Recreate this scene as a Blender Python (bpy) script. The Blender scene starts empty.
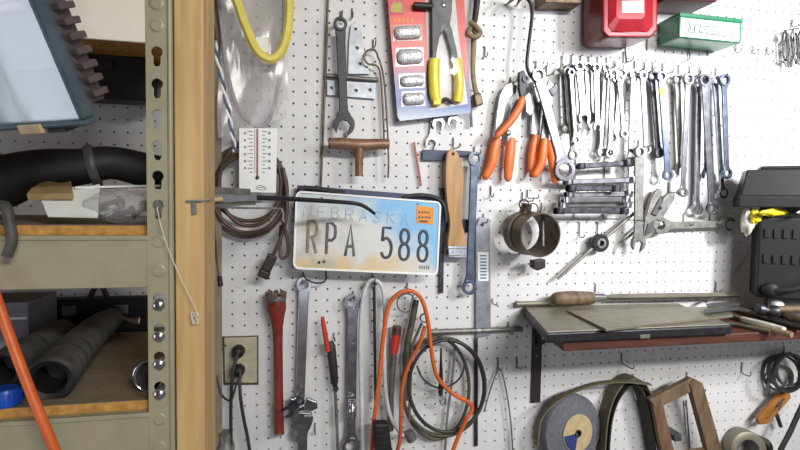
import bpy, math, random
from mathutils import Vector, Matrix
random.seed(7)
S = bpy.context.scene
COL = S.collection
PI = math.pi
# ---------------------------------------------------------------- camera (calibrated from the 1 inch pegboard grid)
F = 500.0
YAW, PITCH, ROLL = [math.radians(a) for a in (11.662, -2.594, 0.781)]
CAM = Vector((0, -1.119, 1.45))
_cy, _sy, _cp, _sp = math.cos(YAW), math.sin(YAW), math.cos(PITCH), math.sin(PITCH)
FW = Vector((_sy*_cp, _cy*_cp, _sp)); R0 = Vector((_cy, -_sy, 0)); U0 = R0.cross(FW)
RT = R0*math.cos(ROLL) + U0*math.sin(ROLL); UP = U0*math.cos(ROLL) - R0*math.sin(ROLL)
cd = bpy.data.cameras.new('camera'); cam = bpy.data.objects.new('camera', cd); COL.objects.link(cam)
cd.sensor_width = 36; cd.lens = F/800*36; cd.clip_start = 0.02
cam.matrix_world = Matrix(((RT.x, UP.x, -FW.x, CAM.x), (RT.y, UP.y, -FW.y, CAM.y), (RT.z, UP.z, -FW.z, CAM.z), (0, 0, 0, 1)))
S.camera = cam
def at(px, py, d):                       # point on the plane d metres in front of the pegboard
    v = FW + RT*((px-400)/F) + UP*((225-py)/F)
    t = (-d - CAM.y)/v.y
    return CAM + v*t
def mpp(px, py, d):                      # metres per pixel there
    return (at(px, py, d)-CAM).dot(FW)/F

# ---------------------------------------------------------------- materials
def lin(h):
    h = h.lstrip('#'); o = []
    for k in (0, 2, 4):
        c = int(h[k:k+2], 16)/255
        o.append(c/12.92 if c < .04045 else ((c+.055)/1.055)**2.4)
    return (*o, 1)
MATS = {}
def mat(name, col, rough=.5, metal=0., col2=None, nscale=60, stretch=(1, 1, 1), bump=0., spec=.5, alpha=1., contrast=(.35, .7), coat=0.):
    if name in MATS: return MATS[name]
    m = bpy.data.materials.new(name); m.use_nodes = True
    N = m.node_tree.nodes; L = m.node_tree.links; b = N['Principled BSDF']
    b.inputs['Roughness'].default_value = rough; b.inputs['Metallic'].default_value = metal
    b.inputs['Specular IOR Level'].default_value = spec; b.inputs['Alpha'].default_value = alpha
    b.inputs['Coat Weight'].default_value = coat
    c1 = lin(col) if isinstance(col, str) else (*col, 1)
    c2 = lin(col2) if col2 else tuple(x*.78 for x in c1[:3])+(1,)
    tc = N.new('ShaderNodeTexCoord'); mp = N.new('ShaderNodeMapping'); mp.inputs['Scale'].default_value = stretch
    nz = N.new('ShaderNodeTexNoise'); nz.inputs['Scale'].default_value = nscale; nz.inputs['Detail'].default_value = 5
    rp = N.new('ShaderNodeValToRGB'); rp.color_ramp.elements[0].position = contrast[0]; rp.color_ramp.elements[1].position = contrast[1]
    rp.color_ramp.elements[0].color = c2; rp.color_ramp.elements[1].color = c1
    L.new(tc.outputs['Object'], mp.inputs['Vector']); L.new(mp.outputs['Vector'], nz.inputs['Vector'])
    L.new(nz.outputs['Fac'], rp.inputs['Fac']); L.new(rp.outputs['Color'], b.inputs['Base Color'])
    if bump:
        bp = N.new('ShaderNodeBump'); bp.inputs['Strength'].default_value = bump; bp.inputs['Distance'].default_value = .002
        L.new(nz.outputs['Fac'], bp.inputs['Height']); L.new(bp.outputs['Normal'], b.inputs['Normal'])
    MATS[name] = m; return m
def sheer(name, col, opac, rough=.15, glossy=.25, wrinkle=.6):
    m = bpy.data.materials.new(name); m.use_nodes = True
    N = m.node_tree.nodes; L = m.node_tree.links; N.remove(N['Principled BSDF']); out = N['Material Output']
    tr = N.new('ShaderNodeBsdfTransparent'); df = N.new('ShaderNodeBsdfDiffuse'); gl = N.new('ShaderNodeBsdfGlossy')
    df.inputs['Color'].default_value = lin(col); gl.inputs['Roughness'].default_value = rough
    m1 = N.new('ShaderNodeMixShader'); m1.inputs[0].default_value = opac
    m2 = N.new('ShaderNodeMixShader')
    nz = N.new('ShaderNodeTexNoise'); nz.inputs['Scale'].default_value = 22; tc = N.new('ShaderNodeTexCoord')
    mp = N.new('ShaderNodeMapping'); mp.inputs['Scale'].default_value = (1.5, 1, .35)
    L.new(tc.outputs['Object'], mp.inputs['Vector']); L.new(mp.outputs['Vector'], nz.inputs['Vector'])
    bp = N.new('ShaderNodeBump'); bp.inputs['Strength'].default_value = wrinkle; bp.inputs['Distance'].default_value = .01
    L.new(nz.outputs['Fac'], bp.inputs['Height']); L.new(bp.outputs['Normal'], gl.inputs['Normal'])
    m2.inputs[0].default_value = glossy
    L.new(tr.outputs[0], m1.inputs[1]); L.new(df.outputs[0], m1.inputs[2])
    L.new(m1.outputs[0], m2.inputs[1]); L.new(gl.outputs[0], m2.inputs[2]); L.new(m2.outputs[0], out.inputs['Surface'])
    return m
M = dict(
 peg=mat('pegboard_paint', '#dedcdc', .42, 0, '#d5d3d4', 9, spec=.45),
 wallp=mat('wall_paint', '#8f8b86', .8), roomp=mat('room_paint', '#a8a49c', .85), floorp=mat('concrete', '#7d7a74', .8, 0, None, 12),
 beige=mat('beige_enamel', '#a59e86', .4, 0, '#9a937a', 25), beigeD=mat('darker_beige', '#8f8770', .5, 0, '#817962', 25), litbeam=mat('lit_beige_enamel', '#e9e4d8', .35, 0, '#ddd7c8', 12),  # top front beam: beige lightened to cream, bright light painted in
 pine=mat('pine', '#d4b27a', .55, 0, '#bd9762', 26, (3, 3, .22), .1), part=mat('particle_board', '#cf9c52', .7, 0, '#a87736', 90, (1, 1, 1), .2),
 parttop=mat('particle_board_face', '#857761', .75, 0, '#746650', 70),
 chrome=mat('chrome', '#d2d2d6', .2, .95, '#b4b4ba', 40), satin=mat('satin_chrome', '#a2a2a8', .27, .95, '#808087', 50), greysteel=mat('grey_steel', '#85858b', .3, .9, '#66666c', 50), machine=mat('black_machine_plastic', '#1c1c1e', .5, 0, '#161617', 50), steel=mat('steel', '#a4a4a9', .28, .95, '#7c7c83', 60, (1, 1, 1), .05),
 dull=mat('dull_steel', '#8f8d89', .48, .6, '#6f6c68', 70, (1, 1, 1), .1), darksteel=mat('dark_steel', '#55545a', .42, .8, '#35343a', 70),
 blacksteel=mat('black_steel', '#343338', .4, .35, '#242328', 80), bluesteel=mat('blue_steel', '#7a8496', .3, .92, '#5b6577', 50),
 galv=mat('galvanised', '#a2a5ab', .42, .55, '#85888e', 55), brownmetal=mat('brown_metal', '#7d6a58', .45, .7, '#57483a', 60, (1, 1, 1), .15),
 black=mat('black_plastic', '#29292b', .5, 0, '#202022', 50), blackrub=mat('black_rubber', '#1b1a1b', .6, 0, '#121112', 50),
 greyrub=mat('grey_rubber', '#55534f', .6, 0, '#3f3d3a', 40), orange=mat('orange_grip', '#e87a3e', .4, 0, '#d86a2f', 40),
 orangecord=mat('orange_cord', '#e06a2e', .45, 0, '#c95a22', 40), yellow=mat('yellow_rubber', '#ecdb70', .4, 0, '#e0cc5c', 40),
 yellowgrip=mat('yellow_grip', '#ead93a', .35, 0, '#dcc828', 40), red=mat('red_enamel', '#b32330', .25, 0, '#9c1c28', 20, coat=.5),
 redD=mat('dark_red_enamel', '#7b1620', .3, 0, '#6a1019', 20, coat=.4), redtool=mat('red_tool_paint', '#8c332a', .42, 0, '#6e2620', 60),
 redbright=mat('red_grip', '#cc4030', .4, 0, '#b83327', 40), maroon=mat('maroon_plastic', '#5e1d26', .4),
 green=mat('green_enamel', '#1f7f55', .3, 0, '#18704a', 20, coat=.3), paper=mat('white_paper', '#eef0ee', .6, 0, '#e4e7e5', 30),
 cyanlabel=mat('pale_label', '#e3f3f1', .5, 0, '#d3eaea', 20), ink=mat('ink', '#2c3a40', .6), paleink=mat('pale_grey_ink', '#8d929c', .6), bluegrey=mat('navy_paint', '#3b4666', .45, 0, '#2e3853', 40),
 wood=mat('handle_wood', '#c49a68', .45, 0, '#a67c4c', 40, (2, 2, .3), .05), oldwood=mat('old_wood', '#7f6950', .6, 0, '#5c4936', 40, (2, 2, .4), .1),
 copper=mat('brown_copper', '#9a775f', .42, .25, '#7c5b45', 50), browncord=mat('brown_cord', '#5b463c', .5, 0, '#493730', 40),
 strap=mat('leather_strap', '#a08a70', .6, 0, '#7c6850', 60, (1, 1, 1), .2), redwood=mat('red_brown_wood', '#5e3325', .5, 0, '#47261b', 30, (.4, 2, 2), .05),
 tape=mat('cream_plastic', '#d6d2c6', .5), outlet=mat('ivory_plastic', '#b9b29a', .4), greytube=mat('grey_tube', '#a8a9ad', .35),
 whitetube=mat('white_tube', '#d4d6d8', .35), bluecord=mat('blue_cord', '#6f7a9c', .5, 0, '#4d5779', 200, (1, 1, 1)), white=mat('white_plastic', '#fbfbfb', .4, 0, '#f4f4f4'),
 redline=mat('red_line', '#c2625c', .5), wheel=mat('abrasive_grey', '#6a6c72', .8, 0, '#595a60', 120, (1, 1, 1), .3), tan=mat('tan_label', '#c4ae86', .6),
 navy=mat('navy_label', '#33407a', .5), olive=mat('olive_belt', '#6c6650', .7, 0, '#57523e', 60), darkbelt=mat('dark_belt', '#3b372f', .75, 0, '#2c2923', 60),
 blue=mat('blue_plastic', '#1f57c4', .35), lilac=mat('lilac_carton', '#8f8c9b', .6), card=mat('brown_card', '#a58a5c', .7), teal=mat('teal_grey_enamel', '#4a5a62', .35, 0, '#3d4c54', 30),
 fin=mat('dark_fin', '#5f5256', .5, .2), refl=mat('reflector', '#c6d0d3', .4, .15, '#b4c1c5', 30), thread=mat('white_thread', '#e2ddd2', .7),
 olivecord=mat('olive_cord', '#5a5748', .5, 0, '#474438', 40), blackcord=mat('black_cord', '#353335', .45), sheet=mat('grey_sheet', '#8d8778', .45, .35, '#7b7566', 30),
 darkgrey=mat('dark_grey_cast', '#5d5d60', .5, .35, '#4b4b4e', 50), sticker=mat('orange_sticker', '#f59a2c', .5), blackbrown=mat('black_brown', '#2f2724', .5),
)
M['clear'] = sheer('clear_film', '#d9d2d2', .30, .18, .06, .4)
M['pane'] = sheer('lamp_pane', '#9fb3b8', .10, .12, .14, .04)
def card_mat():
    m = bpy.data.materials.new('printed_card'); m.use_nodes = True
    N = m.node_tree.nodes; L = m.node_tree.links; b = N['Principled BSDF']; b.inputs['Roughness'].default_value = .3
    tc = N.new('ShaderNodeTexCoord'); sp = N.new('ShaderNodeSeparateXYZ'); mr = N.new('ShaderNodeMapRange'); rp = N.new('ShaderNodeValToRGB')
    mr.inputs['From Min'].default_value = 0; mr.inputs['From Max'].default_value = .26
    e = rp.color_ramp.elements; e[0].position = 0; e[0].color = lin('#c9ced8'); e[1].position = 1; e[1].color = lin('#d23a30')
    for p, c in ((.07, '#8fa0c0'), (.13, '#3f62ae'), (.24, '#4858a0'), (.36, '#7d3f72'), (.5, '#c8303a'), (.75, '#d93a2e')):
        x = e.new(p); x.color = lin(c)
    L.new(tc.outputs['Object'], sp.inputs[0]); L.new(sp.outputs['Z'], mr.inputs['Value']); L.new(mr.outputs[0], rp.inputs['Fac']); L.new(rp.outputs['Color'], b.inputs['Base Color'])
    return m
M['printed'] = card_mat()
def plate_mat():
    m = bpy.data.materials.new('faded_plate'); m.use_nodes = True
    N = m.node_tree.nodes; L = m.node_tree.links; b = N['Principled BSDF']; b.inputs['Roughness'].default_value = .38
    tc = N.new('ShaderNodeTexCoord'); sp = N.new('ShaderNodeSeparateXYZ'); L.new(tc.outputs['Object'], sp.inputs[0])
    nz = N.new('ShaderNodeTexNoise'); nz.inputs['Scale'].default_value = 22; nz.inputs['Detail'].default_value = 6; L.new(tc.outputs['Object'], nz.inputs['Vector'])
    def mth(op, a, c, clamp=False):
        n = N.new('ShaderNodeMath'); n.operation = op; n.use_clamp = clamp
        for i, v in enumerate((a, c)):
            if isinstance(v, (int, float)): n.inputs[i].default_value = v
            else: L.new(v, n.inputs[i])
        return n.outputs[0]
    def mix(f, a, c):
        n = N.new('ShaderNodeMix'); n.data_type = 'RGBA'; L.new(f, n.inputs['Factor'])
        for i, v in ((6, a), (7, c)):
            if isinstance(v, str): n.inputs[i].default_value = lin(v)
            else: L.new(v, n.inputs[i])
        return n.outputs[2]
    n0 = mth('SUBTRACT', nz.outputs['Fac'], .5)
    nx = mth('MULTIPLY', n0, .11)
    x = mth('ADD', sp.outputs['X'], nx); z = mth('ADD', sp.outputs['Z'], nx)
    # pale centre, sky blue to the right and along the top, cream along the foot, brown weathering round the letters on the left
    blue = mth('MULTIPLY', mth('DIVIDE', mth('ADD', mth('ADD', x, mth('MULTIPLY', z, 1.2)), -.015), .10, True), 1.0)
    blue2 = mth('MULTIPLY', mth('DIVIDE', mth('ADD', z, -.03), .03, True), .35)
    c = mix(blue2, '#d9d8d4', '#a7c3dc'); c = mix(blue, c, '#86bbe4')
    cream = mth('MULTIPLY', mth('DIVIDE', mth('SUBTRACT', -.038, z), .03, True), mth('DIVIDE', mth('SUBTRACT', .12, x), .12, True))
    c = mix(cream, c, '#dcc391')
    br = mth('MULTIPLY', mth('DIVIDE', mth('SUBTRACT', -.01, x), .09, True), mth('MULTIPLY', mth('DIVIDE', mth('ADD', n0, .06), .22, True), .75))
    c = mix(br, c, '#a08f7c')
    L.new(c, b.inputs['Base Color'])
    return m
M['plate'] = plate_mat()

# ---------------------------------------------------------------- mesh kit
def spl(P, n=6, closed=False):
    P = [Vector(p) for p in P]; out = []; k = len(P)
    if k < 3 and not closed: return P
    for i in range(k if closed else k-1):
        if closed: a, b, c, d = P[i-1], P[i], P[(i+1) % k], P[(i+2) % k]
        else: a, b, c, d = P[max(i-1, 0)], P[i], P[i+1], P[min(i+2, k-1)]
        for j in range(n):
            t = j/n
            out.append(.5*((2*b)+(c-a)*t+(2*a-5*b+4*c-d)*t*t+(3*b-a-3*c+d)*t**3))
    if not closed: out.append(P[-1])
    return out
class MB:
    def __init__(s): s.v = []; s.f = []
    def add(s, vs, fs):
        o = len(s.v); s.v += [Vector(x) for x in vs]; s.f += [tuple(o+i for i in f) for f in fs]; return s
    def tube(s, P, r, n=8, closed=False, flat=None):
        # r: radius or list of radii; flat = (unit vector, factor) squashes the section
        P = [Vector(p) for p in P]; k = len(P); rs = r if isinstance(r, (list, tuple)) else [r]*k
        if len(rs) != k: rs = [rs[min(len(rs)-1, int(i/(k-1)*(len(rs)-1)))]*(1-((i/(k-1)*(len(rs)-1)) % 1)) + rs[min(len(rs)-1, int(i/(k-1)*(len(rs)-1))+1)]*((i/(k-1)*(len(rs)-1)) % 1) for i in range(k)]
        vs = []; u = None
        for i, p in enumerate(P):
            if closed: t = P[(i+1) % k]-P[i-1]
            else: t = P[min(i+1, k-1)]-P[max(i-1, 0)]
            t.normalize()
            if u is None:
                a = Vector((0, 1, 0)) if abs(t.y) < .9 else Vector((1, 0, 0)); u = (a-t*a.dot(t)).normalized()
            else:
                u = (u-t*u.dot(t)).normalized()
            w = t.cross(u)
            for j in range(n):
                q = 2*PI*j/n; o = (u*math.cos(q)+w*math.sin(q))*rs[i]
                if flat: o -= flat[0]*o.dot(flat[0])*(1-flat[1])
                vs.append(p+o)
        fs = [(i*n+j, i*n+(j+1) % n, ((i+1) % k)*n+(j+1) % n, ((i+1) % k)*n+j) for i in range(k if closed else k-1) for j in range(n)]
        if not closed: fs += [tuple(reversed(range(n))), tuple((k-1)*n+j for j in range(n))]
        return s.add(vs, fs)
    def prism(s, poly, back, front=None):
        # poly: world points; extruded along y from plane -back to plane -front
        n = len(poly); vs = [Vector((p.x, -back, p.z)) for p in poly]+[Vector((p.x, -front, p.z)) for p in poly]
        a = sum(poly[i].x*poly[(i+1) % n].z-poly[(i+1) % n].x*poly[i].z for i in range(n))
        F1 = tuple(range(n)); F2 = tuple(range(n, 2*n))
        fs = [tuple(reversed(F1)), F2]+[(i, (i+1) % n, n+(i+1) % n, n+i) for i in range(n)]
        if a > 0: pass
        else: fs = [tuple(reversed(f)) for f in fs]
        return s.add(vs, fs)
    def box(s, c, h, X=None, Y=None, Z=None):
        c = Vector(c); X = X or Vector((1, 0, 0)); Y = Y or Vector((0, 1, 0)); Z = Z or Vector((0, 0, 1))
        vs = [c+X*(h[0]*i)+Y*(h[1]*j)+Z*(h[2]*k) for k in (-1, 1) for j in (-1, 1) for i in (-1, 1)]
        return s.add(vs, [(0, 2, 3, 1), (4, 5, 7, 6), (0, 1, 5, 4), (2, 6, 7, 3), (0, 4, 6, 2), (1, 3, 7, 5)])
    def span(s, x0, x1, y0, y1, z0, z1): return s.box(((x0+x1)/2, (y0+y1)/2, (z0+z1)/2), (abs(x1-x0)/2, abs(y1-y0)/2, abs(z1-z0)/2))
    def lathe(s, prof, o, ax, n=24, close=False, caps=True):
        # prof: (radius, distance along axis)
        o = Vector(o); ax = Vector(ax).normalized(); a = Vector((0, 0, 1)) if abs(ax.z) < .9 else Vector((1, 0, 0))
        u = (a-ax*a.dot(ax)).normalized(); w = ax.cross(u); k = len(prof)
        vs = [o+ax*h+(u*math.cos(2*PI*j/n)+w*math.sin(2*PI*j/n))*max(r, 1e-5) for r, h in prof for j in range(n)]
        fs = [(i*n+j, i*n+(j+1) % n, ((i+1) % k)*n+(j+1) % n, ((i+1) % k)*n+j) for i in range(k if close else k-1) for j in range(n)]
        if not close and caps: fs += [tuple(reversed(range(n))), tuple((k-1)*n+j for j in range(n))]
        return s.add(vs, fs)
    def ribbon(s, P, t, d0, d1):
        P = [Vector(p) for p in P]; k = len(P); vs = []
        for i, p in enumerate(P):
            q = P[min(i+1, k-1)]-P[max(i-1, 0)]; nn = Vector((-q.z, 0, q.x)).normalized()*t/2
            for sg, d in ((1, d0), (1, d1), (-1, d1), (-1, d0)): vs.append(Vector((p.x+nn.x*sg, -d, p.z+nn.z*sg)))
        fs = [(i*4+j, i*4+(j+1) % 4, (i+1)*4+(j+1) % 4, (i+1)*4+j) for i in range(k-1) for j in range(4)]+[(3, 2, 1, 0), tuple((k-1)*4+j for j in range(4))]
        return s.add(vs, fs)
    def build(s, name, m, parent=None, smooth=False, bevel=0, label=None):
        off = Vector()
        p = parent
        while p is not None: off += p.location; p = p.parent
        loc = Vector()
        if parent is None:
            xs = [v.x for v in s.v]; ys = [v.y for v in s.v]; zs = [v.z for v in s.v]
            loc = Vector(((min(xs)+max(xs))/2, (min(ys)+max(ys))/2, min(zs)))
        me = bpy.data.meshes.new(name); me.from_pydata([tuple(v-off-loc) for v in s.v], [], s.f)
        me.materials.append(M[m] if isinstance(m, str) else m)
        import bmesh
        bm = bmesh.new(); bm.from_mesh(me); bmesh.ops.recalc_face_normals(bm, faces=bm.faces); bm.to_mesh(me); bm.free()
        if smooth:
            me.polygons.foreach_set('use_smooth', [True]*len(me.polygons))
            me.set_sharp_from_angle(angle=math.radians(50))
        o = bpy.data.objects.new(name, me); COL.objects.link(o); o.location = loc
        if parent: o.parent = parent
        if bevel:
            b = o.modifiers.new('bevel', 'BEVEL'); b.width = bevel; b.segments = 2; b.limit_method = 'ANGLE'; b.angle_limit = math.radians(40)
        if label: o['label'] = label
        return o
def holed(name, outer, holes, back, front, m, parent=None, bevel=0, label=None):
    # flat stock with real holes: a filled curve turned into a mesh; world points
    c = bpy.data.curves.new(name, 'CURVE'); c.dimensions = '2D'; c.fill_mode = 'BOTH'; c.extrude = (front-back)/2
    for P in [outer]+holes:
        sp = c.splines.new('POLY'); sp.points.add(len(P)-1); sp.use_cyclic_u = True
        for q, p in zip(sp.points, P): q.co = (p.x, p.z, 0, 1)
    o = bpy.data.objects.new(name, c); COL.objects.link(o)
    bpy.context.view_layer.update()
    me0 = o.to_mesh(); b = MB()
    ym = -(back+front)/2
    b.add([Vector((v.co.x, ym-v.co.z, v.co.y)) for v in me0.vertices], [tuple(p.vertices) for p in me0.polygons])
    o.to_mesh_clear(); bpy.data.objects.remove(o); bpy.data.curves.remove(c)
    import bmesh
    bm = bmesh.new()
    vs = [bm.verts.new(v) for v in b.v]
    for f in b.f:
        try: bm.faces.new([vs[i] for i in f])
        except ValueError: pass
    bmesh.ops.remove_doubles(bm, verts=bm.verts, dist=1e-6); bm.verts.index_update()
    b.v = [v.co.copy() for v in bm.verts]; b.f = [tuple(v.index for v in f.verts) for f in bm.faces]; bm.free()
    return b.build(name, m, parent, bevel=bevel, label=label)
def circ(c, r, n=20, ph=0): return [Vector((c.x+r*math.cos(2*PI*i/n+ph), c.y, c.z+r*math.sin(2*PI*i/n+ph))) for i in range(n)]
def pxs(L, d): return [at(x, y, d) for x, y in L]
def pts(L): return [at(*p) for p in L]
def tag(o, label, cat, group=None):
    o['label'] = label; o['category'] = cat
    if group: o['group'] = group
    return o
def T(name, label, cat, loc, group=None):
    o = bpy.data.objects.new(name, None); COL.objects.link(o); o.location = Vector(loc); o.empty_display_size = .02
    return tag(o, label, cat, group)
def struct(o): o['kind'] = 'structure'; return o
def cable(L, rpx, name, m, parent=None, n=7, closed=False, rm=None, sub=6):
    P = spl(pts(L), sub, closed); r = rm or rpx*mpp(*L[len(L)//2])
    return MB().tube(P, r, n, closed).build(name, m, parent, True)
def flat(L, d, t, name, m, parent=None, bevel=0): return MB().prism(pxs(L, d+t), d, d+t).build(name, m, parent, bevel=bevel)

# ================================================================ the setting
def slab(name, x0, x1, y0, y1, z0, z1, m): return struct(MB().span(x0, x1, y0, y1, z0, z1).build(name, m))
RX0, RX1, RY0, RZ1 = -1.9, 2.7, -3.6, 2.75
slab('floor', RX0, RX1, RY0, .06, -.05, 0, 'floorp'); slab('ceiling', RX0, RX1, RY0, .06, RZ1, RZ1+.05, 'roomp')
slab('wall_left', RX0-.05, RX0, RY0, .06, 0, RZ1, 'roomp'); slab('wall_right', RX1, RX1+.05, RY0, .06, 0, RZ1, 'roomp')
slab('wall_front', RX0-.05, RX1+.05, RY0-.05, RY0, 0, RZ1, 'roomp'); slab('wall_rear', RX0-.05, RX1+.05, .03, .08, 0, RZ1, 'wallp')
# pegboard with real holes on a one inch grid
def pegboard():
    g = .0254; x0, z0 = -.0086, CAM.z+.00773; r = .0024; th = .006
    k0, k1, m0, m1 = -34, 62, -29, 30
    vs = []; fs = []; nx = k1-k0+1; nz = m1-m0+1
    idx = {}
    def v(x, y, z):
        vs.append((x, y, z)); return len(vs)-1
    for j in range(nz+1):
        for i in range(nx+1): idx[i, j] = v(x0+(k0+i-.5)*g, 0, z0+(m0+j-.5)*g)
    for j in range(nz):
        for i in range(nx):
            cx, cz = x0+(k0+i)*g, z0+(m0+j)*g
            a = [v(cx+r*math.cos(q*PI/4+PI/8), 0, cz+r*math.sin(q*PI/4+PI/8)) for q in range(8)]
            b = [v(cx+r*math.cos(q*PI/4+PI/8), th, cz+r*math.sin(q*PI/4+PI/8)) for q in range(8)]
            c00, c10, c11, c01 = idx[i, j], idx[i+1, j], idx[i+1, j+1], idx[i, j+1]
            # a0 22deg, a1 67, a2 112, a3 157, a4 202, a5 247, a6 292, a7 337
            fs += [(c10, c11, a[0], a[7]), (c11, c01, a[2], a[1]), (c01, c00, a[4], a[3]), (c00, c10, a[6], a[5]),
                   (c11, a[1], a[0]), (c01, a[3], a[2]), (c00, a[5], a[4]), (c10, a[7], a[6])]
            fs += [(a[q], a[(q+1) % 8], b[(q+1) % 8], b[q]) for q in range(8)]
    me = bpy.data.meshes.new('wall_back'); me.from_pydata(vs, [], fs)
    import bmesh
    bm = bmesh.new(); bm.from_mesh(me); bmesh.ops.recalc_face_normals(bm, faces=bm.faces)
    bm.faces.ensure_lookup_table()
    if bm.faces[0].normal.y > 0: bmesh.ops.reverse_faces(bm, faces=bm.faces)
    bm.to_mesh(me); bm.free(); me.materials.append(M['peg'])
    o = bpy.data.objects.new('wall_back', me); COL.objects.link(o); struct(o)
pegboard()

# ================================================================ hooks
HK = {}
def hook(px, py, label, group=None, drop=.022, reach=.03, d=.0):
    key = (drop, reach)
    if key not in HK:
        z = Vector((0, 0, 0))
        P = [(0, .004, 0), (0, -.0035, 0), (0, -.0035, -drop+.004), (0, -.0075, -drop), (0, -reach+.005, -drop), (0, -reach, -drop+.003), (0, -reach-.001, -drop+.009)]
        b = MB().tube(P, .0015, 6); b.v = [v for v in b.v]
        me = bpy.data.meshes.new('peg_hook'); me.from_pydata([tuple(v) for v in b.v], [], b.f); me.materials.append(M['dull'])
        me.polygons.foreach_set('use_smooth', [True]*len(me.polygons))
        HK[key] = me
    o = bpy.data.objects.new('peg_hook', HK[key]); COL.objects.link(o); o.location = at(px, py, d)
    return tag(o, label, 'hook', group)

# ================================================================ shelving unit on the left
DF = .444                                            # front face of the unit
XP0, XP1 = at(147, 225, DF).x, at(173.5, 225, DF).x
def zz(px, py, d=DF): return at(px, py, d).z
YF = -DF; YB = -.03
unit = T('shelving_unit', 'beige steel shelving unit with slotted post, left of the pegboard tools', 'shelf', ((XP0-.5)/1, YF, 0))
XL = -.95
# front post: an angle with keyhole slots
def keyhole(x, z, s=1.0):
    r, w, h = .0068*s, .0042*s, .0125*s; P = []
    for i in range(13):
        a = -PI*.29+i*(PI*1.58)/12
        P.append(Vector((x+r*math.cos(a), YF, z+.005+r*math.sin(a))))
    P += [Vector((x-w, YF, z-h+.004)), Vector((x-w*.6, YF, z-h)), Vector((x+w*.6, YF, z-h)), Vector((x+w, YF, z-h+.004))]
    return P
HX = [at(157.5, y, DF).x for y in (56,)][0]
slots = [56, 88, 119, 150, 180, 209, 302, 333, 361, 391]
rivs = [5, 27, 243, 272, 421, 449]
z0p, z1p = .0, 2.2
holes = [keyhole(HX-.0008, zz(157, y)) for y in slots]
post = holed('post', [Vector((XP0, YF, z0p)), Vector((XP1, YF, z0p)), Vector((XP1, YF, z1p)), Vector((XP0, YF, z1p))], holes, DF-.0022, DF, 'beige', unit, .0006)
MB().span(XP1-.0022, XP1, YF+.002, YF+.036, z0p, z1p).build('post_flange', 'beige', unit)
MB().tube([(XP1-.003, YF-.0005, z0p), (XP1-.003, YF-.0005, z1p)], .0028, 10).build('post_edge', 'beige', unit, True)
for y in rivs:
    z = zz(157, y)
    MB().lathe([(.0085, 0), (.0085, .0006), (.006, .0018), (.0058, .0012), (0, .0012)], (HX-.0008, YF, z+.002), (0, -1, 0), 18).build('beam_rivet', 'beige', post, True)
for y in (302, 333, 361, 391):
    z = zz(157, y)
    MB().lathe([(.0075, -.004), (.0075, .001), (.006, .0032), (.003, .0042), (0, .0044)], (HX-.0008, YF, z-.004), (0, -1, 0), 18).build('bolt', 'chrome', post, True, label='shiny bolt head in a keyhole slot')
# back post, mostly hidden
MB().span(XP0+.0, XP1, YB-.002, YB, 0, 2.2).build('post', 'beigeD', unit)  # back post and back beams take a darker beige
def tier(zt, zb, fm='beige'):
    # beams with a folded lip, front and back, and the board between them
    for y, s in ((YF, 1), (YB-.004, -1)):
        MB().span(XL, XP0+.003, y+.001, y+.005, zb, zt).build('beam', fm if s > 0 else 'beigeD', unit, bevel=.0015, label='front beam of the top shelf, strong light painted in as cream' if fm != 'beige' and s > 0 else None)
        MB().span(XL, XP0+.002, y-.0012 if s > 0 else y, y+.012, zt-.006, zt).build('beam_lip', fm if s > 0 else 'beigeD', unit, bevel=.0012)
    b = MB().span(XL, XP0+.001, YF+.012, YB-.008, zt-.001, zt+.0115)
    o = b.build('shelf_board', 'part', unit, bevel=.001)
    MB().span(XL, XP0+.001, YF+.0125, YB-.0085, zt+.0115, zt+.0122).build('board_face', 'parttop', o)
Z_MID, Z_LOW, Z_TOP = zz(80, 235.5), zz(80, 417), zz(110, 40)+.072
tier(Z_TOP, zz(110, 40), 'litbeam'); tier(Z_MID, zz(80, 289)); tier(Z_LOW, Z_LOW-.072)
ZM, ZL = Z_MID+.0125, Z_LOW+.0125           # tops of the boards
# wooden upright beside the post
XW0, XW1 = XP1+.0015, at(204, 225, DF).x
wp = MB().span(XW0, XW1, YF, YF+.088, 0, RZ1).build('wooden_upright', 'pine', None, bevel=.002)
tag(wp, 'bare pine upright standing against the right side of the slotted beige post', 'post')

# ---- things on the middle shelf
P = spl(pts([(-60, 205, .33), (0, 183, .33), (40, 171, .33), (80, 167, .32), (112, 163, .31), (150, 171, .3), (185, 176, .28)]), 6)
t = T('rubber_hose', 'thick black rubber hose lying along the middle shelf', 'hose', at(60, 200, .33))
MB().tube(P, [.032, .036, .03, .026, .024, .026, .024], 14).build('hose_body', 'blackrub', t, True)
q = at(93, 166, .315); MB().lathe([(.029, -.006), (.031, -.003), (.031, .003), (.029, .006)], q, (P[20]-P[18]), 18).build('clamp_band', 'darkgrey', t, True)
b = MB().tube(spl(pts([(116, 163, .31), (124, 154, .30), (128, 152, .30)]), 4), [.012, .008, .003], 8); b.build('hose_barb', 'blackrub', t, True)
P = spl(pts([(-30, 215, .40), (3, 205, .45), (9, 222, .462), (12, 240, .464), (7, 256, .462)]), 6)
tag(MB().tube(P, .006, 8).build('rubber_strap', 'greyrub', None, True), 'dark grey strap drooping over the front of the middle shelf', 'strap')
def sheetpile(L, d0, d1, z, name, m, label, cat, th=.004):
    # a loose sheet on the shelf: front edge pixels give x; lies flat with slight tilt
    pass
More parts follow.
